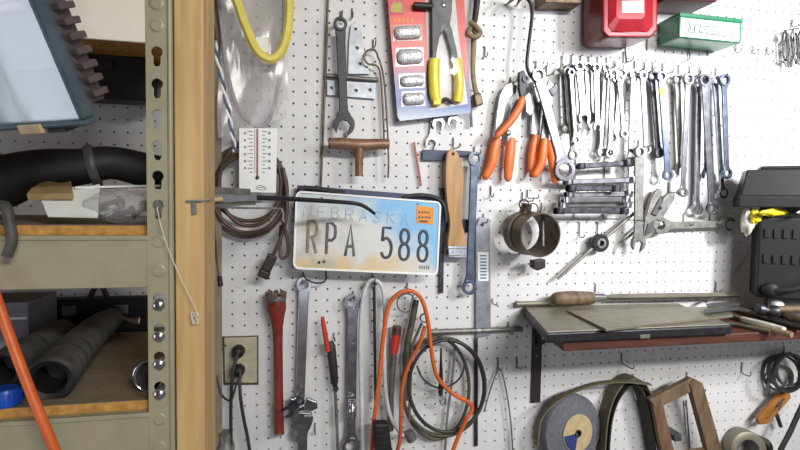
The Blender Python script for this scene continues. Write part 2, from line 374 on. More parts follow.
# papers and plastic bag in front of the hose
def slabtilt(name, m, pl, th, label, cat):
    A, B, C_, D_ = pts(pl); n = (B-A).cross(D_-A).normalized()*th
    vs = []; k = 6
    for s in (0, 1):
        for j in range(k+1):
            for i in range(k+1):
                u, w = i/k, j/k; p = (A*(1-u)+B*u)*(1-w)+(D_*(1-u)+C_*u)*w
                p = p+Vector((0, 0, .002*math.sin(7*u+3*w)*math.sin(5*w)))+n*s; vs.append(p)
    fs = []; W = k+1; o2 = W*W
    for j in range(k):
        for i in range(k):
            a = j*W+i; fs += [(a, a+1, a+W+1, a+W), (o2+a+W, o2+a+W+1, o2+a+1, o2+a)]
    for i in range(k):
        fs += [(i, o2+i, o2+i+1, i+1), (k*W+i, k*W+i+1, o2+k*W+i+1, o2+k*W+i), (i*W, i*W+W, o2+i*W+W, o2+i*W), (i*W+k, o2+i*W+k, o2+i*W+W+k, i*W+W+k)]
    return tag(MB().add(vs, fs).build(name, m, None, True), label, cat)
slabtilt('paper_sheet', 'paper', [(48, 217, .425), (98, 218, .425), (100, 186, .36), (36, 190, .37)], .002, 'crumpled white paper at the front of the middle shelf', 'paper')
slabtilt('cardboard_piece', 'card', [(28, 200, .40), (74, 199, .40), (72, 187, .345), (40, 188, .345)], .008, 'tan cardboard piece behind the white paper on the middle shelf', 'cardboard')
t = T('aluminium_ruler', 'pale flat metal strip lying across the middle shelf below the black hose', 'ruler', at(110, 189, .36))
A, B = at(76, 188, .36), at(160, 186, .33); X = (B-A).normalized(); Y = Vector((0, 1, 0)); Y = (Y-X*Y.dot(X)).normalized()
MB().box((A+B)/2, ((B-A).length/2, .014, .0015), X, Y, X.cross(Y)).build('strip', 'paper', t, bevel=.0005)
# clear parts bag with grey parts
t = T('parts_bag', 'clear plastic bag of grey metal parts at the right end of the middle shelf', 'bag', at(125, 216, .41))
o0 = at(128, 206, .40)
vs = []; fs = []; n, k = 18, 10
for j in range(k+1):
    for i in range(n):
        a = 2*PI*i/n; ph = PI*j/k; r = math.sin(ph)
        wob = 1+.12*math.sin(3*a+j)+.08*math.sin(5*a-2*j)
        vs.append(o0+Vector((.048*r*math.cos(a)*wob, .03*r*math.sin(a)*wob, .021*math.cos(ph)*wob)))
for j in range(k):
    for i in range(n): fs.append((j*n+i, j*n+(i+1) % n, (j+1)*n+(i+1) % n, (j+1)*n+i))
MB().add(vs, fs).build('film', 'clear', t, True)
for i in range(7):
    a = random.uniform(0, PI); c = o0+Vector((random.uniform(-.026, .026), random.uniform(-.012, .012), random.uniform(-.011, .007))); ax = Vector((math.cos(a), math.sin(a)*.5, .3))
    MB().lathe([(.003, -.012), (.003, .010), (.0062, .010), (.0062, .0145)], c, ax, 8).build('bolt', 'steel', t)

# ---- things on the lower shelf
def hose2(L, r, name, label, m='greyrub'):
    t = T(name, label, 'hose', at(*L[0])); P = spl(pts(L), 6)
    b = MB().tube(P, r, 18); b.f = [f for f in b.f if len(f) == 4]
    b.build('hose_body', m, t, True)
    ax = (P[0]-P[1]).normalized(); rr = r[0] if isinstance(r, list) else r
    MB().lathe([(rr*.99, 0), (rr*1.05, .001), (rr*.92, .003), (rr*.68, -.002), (rr*.64, -.05), (0, -.052)], P[0], ax, 22, False, False).build('hose_end', 'blackrub', t, True, label='open end of the hose')
    for k in range(3, 11, 2):
        a2 = (P[k+1]-P[k-1]).normalized(); r2 = rr*(1.02)
        MB().lathe([(r2, -.003), (r2*1.03, 0), (r2, .003)], P[k], a2, 20, False, False).build('rib', m, t, True)
hose2([(50, 380, .41), (62, 366, .36), (80, 345, .26), (96, 330, .18), (112, 318, .10)], [.0285, .0285, .027, .025, .02], 'radiator_hose', 'dark rubber hose with its open end near the middle of the lower shelf')
hose2([(2, 371, .40), (20, 357, .34), (42, 344, .25), (62, 332, .17)], [.023, .023, .0225, .022], 'radiator_hose', 'dark rubber hose lying at the left end of the lower shelf')
t = T('blue_cap_jar', 'blue plastic cap at the left front edge of the lower shelf', 'cap', at(6, 404, .427))
q = at(6, 394, .421); q.z = ZL+.0005
MB().lathe([(.015, 0), (.0158, .002), (.0158, .017), (.0135, .021), (0, .0215)], q, (0, 0, 1), 28).build('cap_body', 'blue', t, True)
for k in range(20):
    a = 2*PI*k/20
    MB().box(q+Vector((.0157*math.cos(a), .0157*math.sin(a), .0095)), (.0007, .0007, .0075)).build('ridge', 'blue', t)
def bx(name, x0, x1, y0, y1, d0, d1, zb, m, label, cat, bev=.003, extra=None):
    # box standing on a shelf: pixel x span at its front plane, top pixel row, depth range
    a = at(x0, y1, d1); b = at(x1, y1, d1); zt = at((x0+x1)/2, y0, d1).z
    t = T(name, label, cat, ((a.x+b.x)/2, -d1, zb))
    MB().span(a.x, b.x, -d1, -d0, zb+.0004, zt).build('body', m, t, bevel=bev)
    return t, a.x, b.x, zt
t, a, b, zt = bx('carton', -40, 29, 303, 345, .10, .20, ZL, 'lilac', 'small pale lilac carton at the back left of the lower shelf', 'box', .001)
MB().span(a+.002, b-.002, -.201, -.1995, zt-.028, zt-.024).build('tape_strip', 'paper', t)
t, a, b, zt = bx('dark_filler', 40, 150, 299, 332, .04, .075, ZL, 'blackrub', 'black case put in for the dark back of the lower shelf, against the wall', 'case', .004)  # black case put in to fill the dark shelf back
for xx in (a+.05, b-.05): MB().span(xx-.012, xx+.012, -.0785, -.075, zt-.03, zt-.012).build('latch', 'dull', t, bevel=.001)
MB().tube(spl([Vector((a+.08, -.06, zt)), Vector((a+.09, -.06, zt+.02)), Vector((b-.09, -.06, zt+.02)), Vector((b-.08, -.06, zt))], 5), .005, 8).build('handle', 'black', t, True)
t = T('tin_can', 'open round metal tin lying on its side beside the slotted post on the lower shelf', 'tin', at(150, 380, .40))
q = at(150, 363, .405); ax = Vector((-.35, -1, .12)); rr = .0205; q.z = ZL+rr+.001
b = MB().lathe([(rr*.0, -.06), (rr*.97, -.06), (rr*.97, 0), (rr, .001), (rr, .003), (rr*.93, .003), (rr*.93, -.057), (0, -.057)], q, ax, 30); b.build('can_body', 'dull', t, True)
MB().tube(circ(q, rr, 30), .0012, 6, True).build('rim', 'chrome', t, True)
t = T('metal_piece', 'small shiny metal piece lying at the back of the lower shelf', 'metal piece', at(133, 322, .2))
MB().tube(pts([(120, 316, .2), (128, 320, .2), (139, 321, .2)]), [.002, .003, .006], 8).build('shaft', 'chrome', t, True)

# ---- orange cord and thread in front
P = spl(pts([(-14, 270, .455), (-3, 300, .458), (8, 332, .465), (24, 375, .475), (42, 420, .48), (60, 462, .48), (85, 520, .47)]), 8)
tag(MB().tube(P, .0057, 10).build('extension_cord', 'orangecord', None, True), 'thick orange cord hanging in front of the lower shelf', 'cord')
t = T('thread_strand', 'thin white thread dangling from a slot of the beige post', 'thread', at(199, 320, .452))
MB().tube(spl(pts([(157, 207, .447), (160, 222, .452), (168, 248, .453), (178, 272, .453), (190, 297, .452), (199, 316, .4505)]), 6), .0006, 5).build('strand', 'thread', t, True)
P = [at(195+4.5*math.cos(i*1.1)*(1-.03*i), 318+6*math.sin(i*1.37), .4515+.0008*math.sin(i)) for i in range(18)]
MB().tube(spl(P, 4), .0005, 5).build('tangle', 'thread', t, True)

# ---- floodlight at upper left
A, Bp = at(91, 125, .52), at(62, 0, .52)
up = (Bp-A).normalized(); rgt = Vector((up.z, 0, -up.x)); nrm = Vector((0, -1, 0))
# turn a little about its long axis, so that the finned flank shows
up = Vector((-.234, -.45, 1)).normalized(); rgt = Vector((1, -.45, .03)); rgt = (rgt-up*rgt.dot(up)).normalized(); nrm = up.cross(rgt).normalized()
if nrm.y > 0: nrm = -nrm
t = T('floodlight', 'tilted square work floodlight with a teal grey frame and finned back, upper left', 'lamp', A)
W, H = .165, .215
def fl(x, y, z): return A+rgt*(x-W)+up*y+nrm*z
def fbox(x0, x1, y0, y1, z0, z1): return MB().box(fl((x0+x1)/2, (y0+y1)/2, (z0+z1)/2), ((x1-x0)/2, (y1-y0)/2, (z1-z0)/2), rgt, up, nrm)
fw = .0075
b = fbox(0, W, 0, fw, -.012, .006); b2 = fbox(0, W, H-fw, H, -.012, .006); b.add(b2.v, b2.f); b2 = fbox(0, fw, fw, H-fw, -.012, .006); b.add(b2.v, b2.f); b2 = fbox(W-fw, W, fw, H-fw, -.012, .006); b.add(b2.v, b2.f)
b.build('bezel', 'teal', t, bevel=.003)
fbox(fw-.001, W-fw+.001, fw-.001, H-fw+.001, -.001, .0015).build('lamp_pane', 'pane', t)
i0 = .012; q = [(fw, fw), (W-fw, fw), (W-fw, H-fw), (fw, H-fw)]; q2 = [(.035, .055), (W-.04, .055), (W-.04, H-.05), (.035, H-.05)]
vs = [fl(x, y, -.006) for x, y in q]+[fl(x, y, -.045) for x, y in q2]+[fl(x, y, -.008) for x, y in q]+[fl(x, y, -.047) for x, y in q2]
b = MB().add(vs, [(0, 1, 5, 4), (1, 2, 6, 5), (2, 3, 7, 6), (3, 0, 4, 7), (4, 5, 6, 7)]); b.build('reflector', 'refl', t)
MB().tube([fl(.04, .12, -.03), fl(W-.045, .12, -.03)], .0055, 10).build('lamp_tube', 'white', t, True)
fbox(.012, W-.05, .012, H-.012, -.075, -.048).build('housing', 'darkgrey', t, bevel=.006)
for k in range(13):
    y = .026+k*.0145
    fbox(W-.012, W+.008, y, y+.007, -.034, -.013).build('fin', 'fin', t, bevel=.0012)
fbox(W-.013, W-.0015, .02, H-.01, -.034, -.012).build('flank', 'fin', t)
fbox(.078, .108, -.004, .006, .004, .009).build('clip', 'tan', t, bevel=.001, label='tan clip at the foot of the frame')
fbox(.1, .125, -.008, -.002, -.03, -.005).build('hinge', 'black', t, bevel=.001)
MB().tube(spl([fl(W*.5, H*.8, -.07), fl(W*.5, H*1.05, -.09), fl(W*.5, H*1.2, -.10)], 4), .006, 8).build('yoke', 'darkgrey', t, True)
t, a, b, zt = bx('dark_filler', 52, 150, 53, 99, .045, .10, at(100, 99, .10).z, 'blackrub', 'black flat case added for the shade on the back beam under the top shelf', 'case', .004)  # black case added where the back beam lies in shade
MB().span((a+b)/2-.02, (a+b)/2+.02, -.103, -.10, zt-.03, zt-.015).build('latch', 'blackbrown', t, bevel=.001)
# ================================================================ wall, left of the number plate
cable([(213, -30, .10), (224, -12, .10), (236, 0, .10), (245, 25, .10), (258, 52, .10), (273, 59, .10), (284, 46, .10), (289, 20, .10), (289, -6, .10), (285, -30, .10)], 4.6, 'rubber_hose', 'yellow')
tag(bpy.data.objects['rubber_hose.001'], 'yellow rubber hose hanging in a loop over the clear plastic bag', 'hose')
# the clear bag: a limp sheet pouch with a card tag, holding a grey tube
t = T('plastic_bag', 'large clear plastic bag hanging beside the pine upright', 'bag', at(250, 130, .05))
def bagsheet(dd, sg):
    k, n = 22, 30; vs = []
    for j in range(n+1):
        w = j/n
        for i in range(k+1):
            u = i/k
            xl = 214+8*w+4*math.sin(5*w); xr = 289+1.5*math.sin(7*w)-4*max(0, w-.85)/.15
            yb = 138-20*max(0, u-.3)/.7-4*math.sin(PI*u)
            x = xl*(1-u)+xr*u; y = -30+(yb+30)*w
            vs.append(at(x, y, dd+sg*(.018*math.sin(PI*u)*math.sin(PI*min(1, w*.98)))+.0035*math.sin(6*u+3*w)*math.sin(9*w+2*u)))
    return vs, [(j*(k+1)+i, j*(k+1)+i+1, (j+1)*(k+1)+i+1, (j+1)*(k+1)+i) for j in range(n) for i in range(k)]
b = MB(); b.add(*bagsheet(.052, 1)); b.add(*bagsheet(.048, -1)); b.build('bag_film', 'clear', t, True)
MB().prism(pxs([(256, 37), (268, 37), (269, 52), (257, 52)], .088), .0875, .0885).build('tag', 'paper', t)
P = [(215, -30, .045), (221, 20, .05), (227, 70, .05), (238, 108, .05), (255, 126, .05), (268, 121, .05), (276, 98, .05), (282, 60, .05), (284, 15, .05), (283, -30, .05)]
cable(P, 2.0, 'tube_coil', 'greytube'); tag(bpy.data.objects['tube_coil'], 'grey plastic tube curled inside the clear bag', 'tube')
# twisted blue and white cord
t = T('twisted_cord', 'twisted blue and white cord hanging along the left edge of the clear bag', 'cord', at(232, 150, .1))
ctr = spl(pts([(203, -25, .16), (208, 5, .15), (214, 40, .14), (221, 75, .13), (227, 105, .12), (232, 132, .11), (235, 152, .10)]), 12)
for s, m in ((0, 'bluecord'), (1, 'white')):
    Q = []
    for i, p in enumerate(ctr):
        a = i*.62+s*PI; Q.append(p+Vector((math.cos(a), math.sin(a), 0))*.0023)
    MB().tube(Q, .0026, 7).build('cord_strand', m, t, True, label='blue strand' if s == 0 else 'white strand')
cable([(196, -20, .2), (205, 4, .19), (212, 22, .17), (216, 40, .15)], 1.7, 'cord_end', 'browncord'); tag(bpy.data.objects['cord_end'], 'short brown cord crossing the top right corner of the pine upright', 'cord')
# thermometer
q0 = .058
t = T('thermometer', 'white card wall thermometer with a red column, below the clear bag', 'thermometer', at(257, 193, 0))
MB().prism(pxs([(239, 128), (277, 128), (276, 193), (239, 192)], q0), .0545, q0).build('backing', 'white', t, bevel=.0008)
MB().tube(pts([(257.5, 129, q0+.002), (257.5, 176, q0+.002)]), .0016, 8).build('tube', 'redline', t, True)
q = at(257.5, 177.5, q0+.001); MB().lathe([(.0036, 0), (.0034, .003), (0, .0042)], q, (0, -1, 0), 14).build('bulb', 'black', t, True)
MB().tube(pts([(254.8, 129, q0+.0006), (254.8, 173, q0+.0006)]), .0005, 5).build('scale_line', 'redline', t)
b = MB()
for k in range(12):
    y = 131+k*3.7; l = 5 if k % 2 == 0 else 3
    for x0, x1 in ((252.6-l, 252.6), (262, 262+l)): b.prism(pxs([(x0, y), (x1, y), (x1, y+.9), (x0, y+.9)], q0), q0, q0+.0004)
b.build('scale_marks', 'paleink', t)
b = MB()
for k in range(6):
    y = 132+k*7
    MB().prism(pxs([(268, y), (270.5, y), (270.5, y+2.4), (268, y+2.4)], q0), q0, q0+.0004).build('scale_figure', 'paleink', t)
    MB().prism(pxs([(244, y), (246, y), (246, y+2.4), (244, y+2.4)], q0), q0, q0+.0004).build('scale_figure', 'paleink', t)
MB().tube(spl(pts([(256, 188, q0+.0005), (259, 185.5, q0+.0005), (263, 186, q0+.0005), (266, 189, q0+.0005), (261, 190, q0+.0005)]), 4, True), .0006, 5, True).build('emblem', 'ink', t)
MB().tube(pts([(258, 187.8, q0+.0005), (265, 187.2, q0+.0005)]), .0006, 5).build('emblem', 'ink', t)
# brown extension cord coil
t = T('extension_cord', 'coiled brown extension cord hung behind the thermometer', 'cord', at(250, 245, .02))
def ell(cx, cy, rx, ry, d, n=22, a0=0, a1=2*PI): return [(cx+rx*math.cos(a0+(a1-a0)*i/n), cy+ry*math.sin(a0+(a1-a0)*i/n), d+.002*math.sin(5*i)) for i in range(n)]
for i, (cx, cy, rx, ry, d) in enumerate(((249, 187, 35, 34, .030), (249, 194, 36, 39, .037), (250, 184, 31, 42, .045), (247, 191, 40, 46, .024))):
    MB().tube(spl(pts(ell(cx, cy, rx, ry, d)), 3, True), .0042, 8, True).build('cord_loop', 'browncord', t, True)
MB().tube(spl(pts([(283, 168, .05), (287, 195, .05), (286, 218, .05), (280, 240, .048), (273, 256, .045)]), 5), .004, 8).build('cord_end', 'browncord', t, True)
MB().tube(spl(pts([(282, 220, .045), (287, 238, .045), (288, 254, .045), (281, 258, .045), (280, 246, .04), (281, 225, .035)]), 5), .0034, 8).build('cord_end', 'browncord', t, True)
A, Bp = pts([(273, 255, .045), (265.5, 271, .045)]); ax = (Bp-A).normalized(); sx = Vector((ax.z, 0, -ax.x))
MB().box((A+Bp)/2, (.0105, .008, (Bp-A).length/2), sx, Vector((0, 1, 0)), ax).build('plug', 'blackbrown', t, bevel=.003)
MB().box(Bp+ax*.007, (.012, .0095, .008), sx, Vector((0, 1, 0)), ax).build('plug_head', 'blackbrown', t, bevel=.003)
MB().tube(spl(pts([(213, 205, .03), (215, 235, .03), (217, 262, .03), (219.5, 280, .03)]), 5), .0028, 8).build('cord_end', 'browncord', t, True)
MB().tube(pts([(219.3, 276, .03), (220.5, 286, .03)]), .0055, 8).build('plug', 'blackbrown', t, True)
# bracket arm with black rod
t = T('swing_arm', 'flat grey steel arm with a long black rod reaching over the number plate', 'bracket', at(206, 205, .40))
MB().prism(pxs([(191, 201), (196, 200.5), (197, 214), (192, 215)], DF+.002), DF+.0002, DF+.003).build('mounting_plate', 'dull', t, bevel=.0004)
MB().tube(pts([(186, 201, DF+.004), (203, 200.5, DF+.004), (212, 200, .40)]), .0012, 7).build('wire', 'galv', t, True)
def bar(A, B, w, th, name, m, parent, bev=.0006, nrm=Vector((0, -1, 0)), label=None):
    A, B = Vector(A), Vector(B); X = (B-A).normalized(); Z = X.cross(nrm).normalized(); Y = Z.cross(X)
    return MB().box((A+B)/2, ((B-A).length/2, th/2, w/2), X, Y, Z).build(name, m, parent, bevel=bev, label=label)
bar(at(207, 190, .352), at(250, 192, .30), .010, .003, 'flat_arm', 'dull', t)
bar(at(209, 198, .349), at(256, 197, .29), .013, .004, 'flat_arm', 'galv', t)
bar(at(211, 205, .345), at(255, 203, .28), .006, .004, 'flat_arm', 'dull', t)
MB().tube(spl(pts([(218, 207, .335), (250, 208, .29), (278, 208.5, .25), (282.5, 211, .247), (283.5, 222, .247)]), 5), .0017, 8).build('wire_hook', 'galv', t, True)
MB().tube(pts([(211, 200, .350), (222, 199, .343)]), .004, 8).build('sleeve', 'tan', t, True, label='small yellowish sleeve')
MB().tube(spl(pts([(240, 196, .30), (258, 197.5, .27), (300, 199.5, .21), (340, 202, .16), (358, 204, .145), (367, 208, .14), (375, 214, .135)]), 5), [.0045, .0045, .0045, .0042, .004, .0038, .003], 10).build('rod', 'blacksteel', t, True)
# thin steel rod on the wall
t = T('steel_rod', 'long thin steel rod hanging straight down above the number plate', 'rod', at(321, 190, .012))
MB().tube(spl(pts([(329, -25, .012), (327.5, 10, .012), (326, 60, .012), (323.5, 120, .012), (321, 180, .012), (320, 192, .012)]), 5), .0026, 8).build('rod_body', 'brownmetal', t, True)

# ---------------------------------------------------------------- wrench builder
def frame2(A, B):
    X = (B-A).normalized(); Yv = Vector((0, -1, 0)); Z = X.cross(Yv).normalized()
    return X, Z
def spanner(a, b, d, ra, rb, ka, kb, m, label, w=None, group=None, name='wrench', th=.006, d2=None):
    A = at(*a, d); B = at(*b, d); s = mpp((a[0]+b[0])/2, (a[1]+b[1])/2, d); ra *= s; rb *= s
    A.y = B.y = -d; X, Z = frame2(A, B); L = (B-A).length
    w = (w*s if w else min(ra, rb)*1.05)
    low = A if A.z < B.z else B
    t = T(name, label, 'wrench', (low.x, -d, low.z), group)
    def loc(u, v, o=None): return (o or A)+X*u+Z*v
    wa, wb = w*.55, w*.5
    Q = [loc(ra*.75, ra*.75 if ka != 'o' else ra*.8), loc(ra*1.35, wa*1.1), loc(ra*2.2, wa), loc(L-rb*2.2, wb), loc(L-rb*1.35, wb*1.1), loc(L-rb*.75, rb*.75)]
    Q2 = [loc(ra*.75, -ra*.75), loc(ra*1.35, -wa*1.1), loc(ra*2.2, -wa), loc(L-rb*2.2, -wb), loc(L-rb*1.35, -wb*1.1), loc(L-rb*.75, -rb*.75)]
    MB().prism(Q+Q2[::-1], d+th*.12, d+th*.88).build('shank', m, t, bevel=th*.22)
    # recessed panel on the shank
    MB().prism([loc(L*.28, wb*.45), loc(L*.72, wb*.42), loc(L*.72, -wb*.42), loc(L*.28, -wb*.45)], d+th*.5, d+th*.93).build('raised_panel', m, t, bevel=th*.04)
    for o, r, k, sg in ((A, ra, ka, 1), (B, rb, kb, -1)):
        if k in 'br':
            hole = [o+(X*math.cos(q*PI/12)+Z*math.sin(q*PI/12))*r*(.66 if q % 2 else .58) for q in range(24)]
            holed('box_end', [o+(X*math.cos(q*PI/14)+Z*math.sin(q*PI/14))*r for q in range(28)], [hole], d-.0005 if k == 'b' else d, d+th*1.25, m, t, bevel=th*.18)
        elif k == 'h':   # gear-like ratchet head
            MB().lathe([(r, 0), (r, th), (r*.9, th*1.3), (r*.55, th*1.3), (r*.5, th*1.1), (0, th*1.1)], Vector((o.x, -d+.0003, o.z)), (0, -1, 0), 26).build('ratchet_head', m, t, True)
        else:
            # open jaw, tilted 15 degrees
            ax = -X*sg; c, s_ = math.cos(.26), math.sin(.26); ax = (ax*c+Vector((ax.z, 0, -ax.x))*s_); sd = Vector((ax.z, 0, -ax.x))
            j = r*.52; P = []; a0 = math.asin(.60)
            for q in range(23):
                g = a0+(2*PI-2*a0)*q/22; P.append(o+(ax*math.cos(g)*1.08+sd*math.sin(g))*r)
            P += [o+ax*r*1.0-sd*j*1.02, o-ax*r*.12-sd*j, o-ax*r*.38-sd*j*.4, o-ax*r*.38+sd*j*.4, o-ax*r*.12+sd*j, o+ax*r*1.0+sd*j*1.02]
            MB().prism(P, d, d+th*1.1).build('open_jaw', m, t, bevel=th*.16)
    return t
spanner((340, 25), (344, 125), .030, 6.8, 10.5, 'b', 'o', 'blacksteel', 'black combination wrench hanging over the steel hinge, open jaw down', 8.5, th=.008)
hook(340.5, 12, 'peg hook holding the black combination wrench above the hinge', reach=.045)
# strap hinge
t = T('strap_hinge', 'grey steel T-hinge hanging behind the black combination wrench', 'hinge', at(351, 98, .004))
d = .006
strapP = pxs([(348, 74), (349, 40), (351, 25), (355, 22), (360, 25), (364, 50), (370, 74)], d+.003)
holed('strap', strapP, [circ(at(355.5, 29, d+.003), .0035, 12), circ(at(357, 48, d+.003), .0038, 12), circ(at(360, 64, d+.003), .0038, 12)], d, d+.003, 'galv', t, .0005)
leafP = pxs([(327, 80), (376, 83), (375.5, 99), (327, 95)], d+.003)
holed('leaf', leafP, [circ(at(x, y, d+.003), .0038, 12) for x, y in ((331.5, 88), (356, 90.5), (370, 90))], d, d+.003, 'galv', t, .0005)
A, Bp = pts([(326.5, 75.5, d+.003), (376.5, 80, d+.003)])
MB().tube([A, Bp], .0052, 12).build('knuckle', 'dull', t, True); 
for q, s in ((A, -1), (Bp, 1)): MB().lathe([(.0042, 0), (.0042, .003), (.002, .0045), (0, .0046)], q, (Bp-A)*s, 10).build('pin_end', 'dull', t, True)
hook(352, 9, 'peg hook holding the grey T-hinge', reach=.02)
# cotter pin like spring clip and brown tee handle
t = T('spring_clip', 'brown wire clip with a round eye hanging right of the hinge', 'clip', at(387, 178, .02))
e = [(371+6.8*math.cos(a), 57+7.5*math.sin(a), .022) for a in [i*PI/8 for i in range(3, 17)]]
MB().tube(spl(pts([(384.5, 150, .02), (383, 110, .02), (380.5, 75, .021), (377, 66, .022), (373, 65, .022)] + e + [(380, 62, .024), (384, 80, .024), (387, 120, .024), (388.5, 160, .024), (388, 178, .024)]), 4), .0021, 8).build('wire', 'brownmetal', t, True)
hook(373, 40, 'peg hook holding the brown wire clip', reach=.04)
t = T('tee_handle', 'brown T-shaped tap handle hanging above the number plate', 'handle', at(360, 176, .03))
MB().tube(spl(pts([(329, 143.5, .04), (340, 143.5, .04), (360, 145, .04), (380, 144, .04), (389, 144, .04)]), 4), [.0115, .0125, .0135, .0115, .0105], 14).build('crossbar', 'copper', t, True)
MB().tube(pts([(359.5, 146, .04), (359.5, 156, .04), (359, 160, .04), (359, 176, .04)]), [.011, .0105, .0088, .0085], 14).build('stem', 'copper', t, True)
MB().lathe([(.0125, -.001), (.013, .001), (.0125, .003)], at(330, 143.5, .04), (-1, 0, 0), 14).build('end_cap', 'brownmetal', t, True)
hook(345, 133, 'peg hook carrying the brown T-shaped handle', reach=.055, drop=.012)
# ---------------------------------------------------------------- number plate
dp = .060
TL, TR, BR, BL = pts([(295.5, 190.5, dp), (441.5, 201.5, dp), (437.5, 275.5, dp), (293, 269, dp)])
ctr = (TL+TR+BR+BL)/4; uX = ((TR-TL)+(BR-BL)).normalized(); vZ = ((TL-BL)+(TR-BR)).normalized()
PW = ((TR-TL).length+(BR-BL).length)/4; PH = ((TL-BL).length+(TR-BR).length)/4
def pl(x, z, dy=0): return ctr+uX*x*PW+vZ*z*PH+Vector((0, -dy, 0))
def rrect(w, h, r, n=6):
    P = []
    for cx, cz, a0 in ((w-r, h-r, 0), (-w+r, h-r, PI/2), (-w+r, -h+r, PI), (w-r, -h+r, 1.5*PI)):
        for i in range(n+1): P.append(ctr+uX*(cx+r*math.cos(a0+i*PI/2/n))+vZ*(cz+r*math.sin(a0+i*PI/2/n)))
    return P
t = T('license_plate', 'weathered white and blue number plate reading RPA 588 with an orange sticker', 'license plate', ctr)
hw = .05/PW
holed('plate_body', rrect(PW, PH, .013), [circ(pl(-.66, -.80), .0034, 12), circ(pl(-.66, .84), .0034, 12), circ(pl(.66, .86), .0034, 12)], dp-.0009, dp, 'plate', t)
holed('raised_border', rrect(PW, PH, .013), [rrect(PW-.0042, PH-.0042, .009)], dp-.0009, dp+.0018, 'white', t, .0009)
rm = mat('faded_ink', '#7b746c', .5, 0, '#97897a', 70, contrast=(.4, .6)); mm = mat('worn_ink', '#4a4d55', .5, 0, '#6f6a66', 70, contrast=(.4, .6)); dk = mat('dark_ink', '#343a47', .5, 0, '#4a505c', 70)
M['dk'] = dk
GL = {'R': [[(0, 0), (0, 1), (.6, 1), (.95, .9), (1, .76), (.95, .6), (.6, .5), (0, .5)], [(.5, .5), (1, 0)]],
      'P': [[(0, 0), (0, 1), (.6, 1), (.95, .9), (1, .73), (.95, .55), (.6, .45), (0, .45)]],
      'A': [[(0, 0), (.5, 1), (1, 0)], [(.17, .32), (.83, .32)]],
      '5': [[(.92, 1), (.1, 1), (.06, .55), (.3, .64), (.6, .64), (.9, .5), (1, .3), (.85, .08), (.5, 0), (.2, .04), (0, .18)]],
      '8': [[(.5, 1), (.8, .94), (.94, .77), (.8, .59), (.5, .53), (.2, .59), (.06, .77), (.2, .94), (.5, 1)], [(.5, .53), (.85, .45), (1, .26), (.85, .06), (.5, 0), (.15, .06), (0, .26), (.15, .45), (.5, .53)]]}
def glyph(ch, ox, oz, w, h, r, name, m, parent, base, label=None):
    b = MB()
    for st in GL[ch]:
        curvy = ch in '58'
        P = [pl(ox+x*w, oz+z*h, .0004) for x, z in st]
        if ch == '5': P = P[:3]+spl(P[2:], 4)[1:]
        elif ch == '8': P = spl(P, 4)
        b.tube(P, r, 8, flat=(Vector((0, 1, 0)), .35))
    return b.build(name, m, parent, True, label=label)
# character boxes read off the photograph, in plate units
def pu(px, py):
    p = at(px, py, dp)-ctr
    return p.dot(uX)/PW, p.dot(vZ)/PH
for ch, x0, y0, x1, y1, m, lb in (('R', 306.5, 222.5, 317.5, 254.5, rm, 'faded brown letter R'), ('P', 325.5, 224.5, 336, 255, mm, 'worn letter P'), ('A', 344.5, 226, 355.5, 256.5, mm, 'worn letter A'),
                              ('5', 380.5, 227.5, 392.5, 257, dk, 'dark figure 5'), ('8', 398.5, 228.5, 410, 258.5, dk, 'dark figure 8 in the middle'), ('8', 417, 229.5, 428.5, 259.5, dk, 'dark figure 8 at the end')):
    ax_, az = pu(x0, y1); bx_, bz = pu(x1, y0)
    M['tmp'] = m
    glyph(ch, ax_, az, bx_-ax_, bz-az, .0033, 'character', m, t, dp, lb)
fi = mat('faded_blue', '#7fa3c4', .5, 0, '#a9bccb', 60, contrast=(.4, .6))
LET = {'N': [[(0, 0), (0, 1), (1, 0), (1, 1)]], 'E': [[(1, 0), (0, 0), (0, 1), (1, 1)], [(0, .5), (.8, .5)]], 'B': [[(0, 0), (0, 1), (.7, 1), (.9, .76), (.7, .54), (0, .52)], [(.7, .52), (1, .26), (.7, 0), (0, 0)]],
       'R': GL['R'], 'A': GL['A'], 'S': [[(1, .85), (.6, 1), (.15, .9), (.1, .65), (.5, .5), (.9, .35), (.85, .1), (.4, 0), (0, .15)]], 'K': [[(0, 0), (0, 1)], [(1, 1), (.05, .45)], [(.3, .6), (1, 0)]]}
GL.update({k: v for k, v in LET.items() if k not in GL})
for i, ch in enumerate('NEBRASKA'):
    ax_, az = pu(304+i*13.9, 217.5+i*.9); bx_, bz = pu(312+i*13.9, 207+i*.9)
    glyph(ch, ax_, az, bx_-ax_, bz-az, .0011, 'state_letter', fi, t, dp)
st = MB().prism([pl(*pu(x, y)) for x, y in ((417.5, 204.5), (434.5, 206), (433.5, 223), (416.5, 221.5))], dp, dp+.0006).build('sticker', 'sticker', t, label='orange registration sticker')
for row, (y, xa, xb) in enumerate(((210, 419, 431), (215, 419, 432), (219, 420, 428))):
    for k in range(4):
        x = xa+(xb-xa)*k/4
        MB().prism([pl(*pu(px_, py_)) for px_, py_ in ((x, y), (x+2, y+.15), (x+2, y+1.9), (x, y+1.75))], dp+.0006, dp+.0009).build('sticker_print', 'dk', st)
for k in range(5):
    x = 418.5+k*2.2
    MB().prism([pl(*pu(px_, py_)) for px_, py_ in ((x, 264), (x+1.3, 264.1), (x+1.3, 267.6), (x, 267.5))], dp, dp+.0005).build('small_print', 'dull', t)
for x, y in ((324, 261.5),): MB().lathe([(.0036, 0), (.0033, .0015), (0, .002)], at(x, y, dp), (0, -1, 0), 12).build('rivet', 'brownmetal', t, True)
cable([(297, 232, .03), (296, 205, .032), (300, 190, .034), (312, 188, .034), (326, 190, .034), (345, 193, .034)], 2.2, 'wire_loop', 'black'); tag(bpy.data.objects['wire_loop'], 'black cable loop poking out above the left end of the number plate', 'cable')
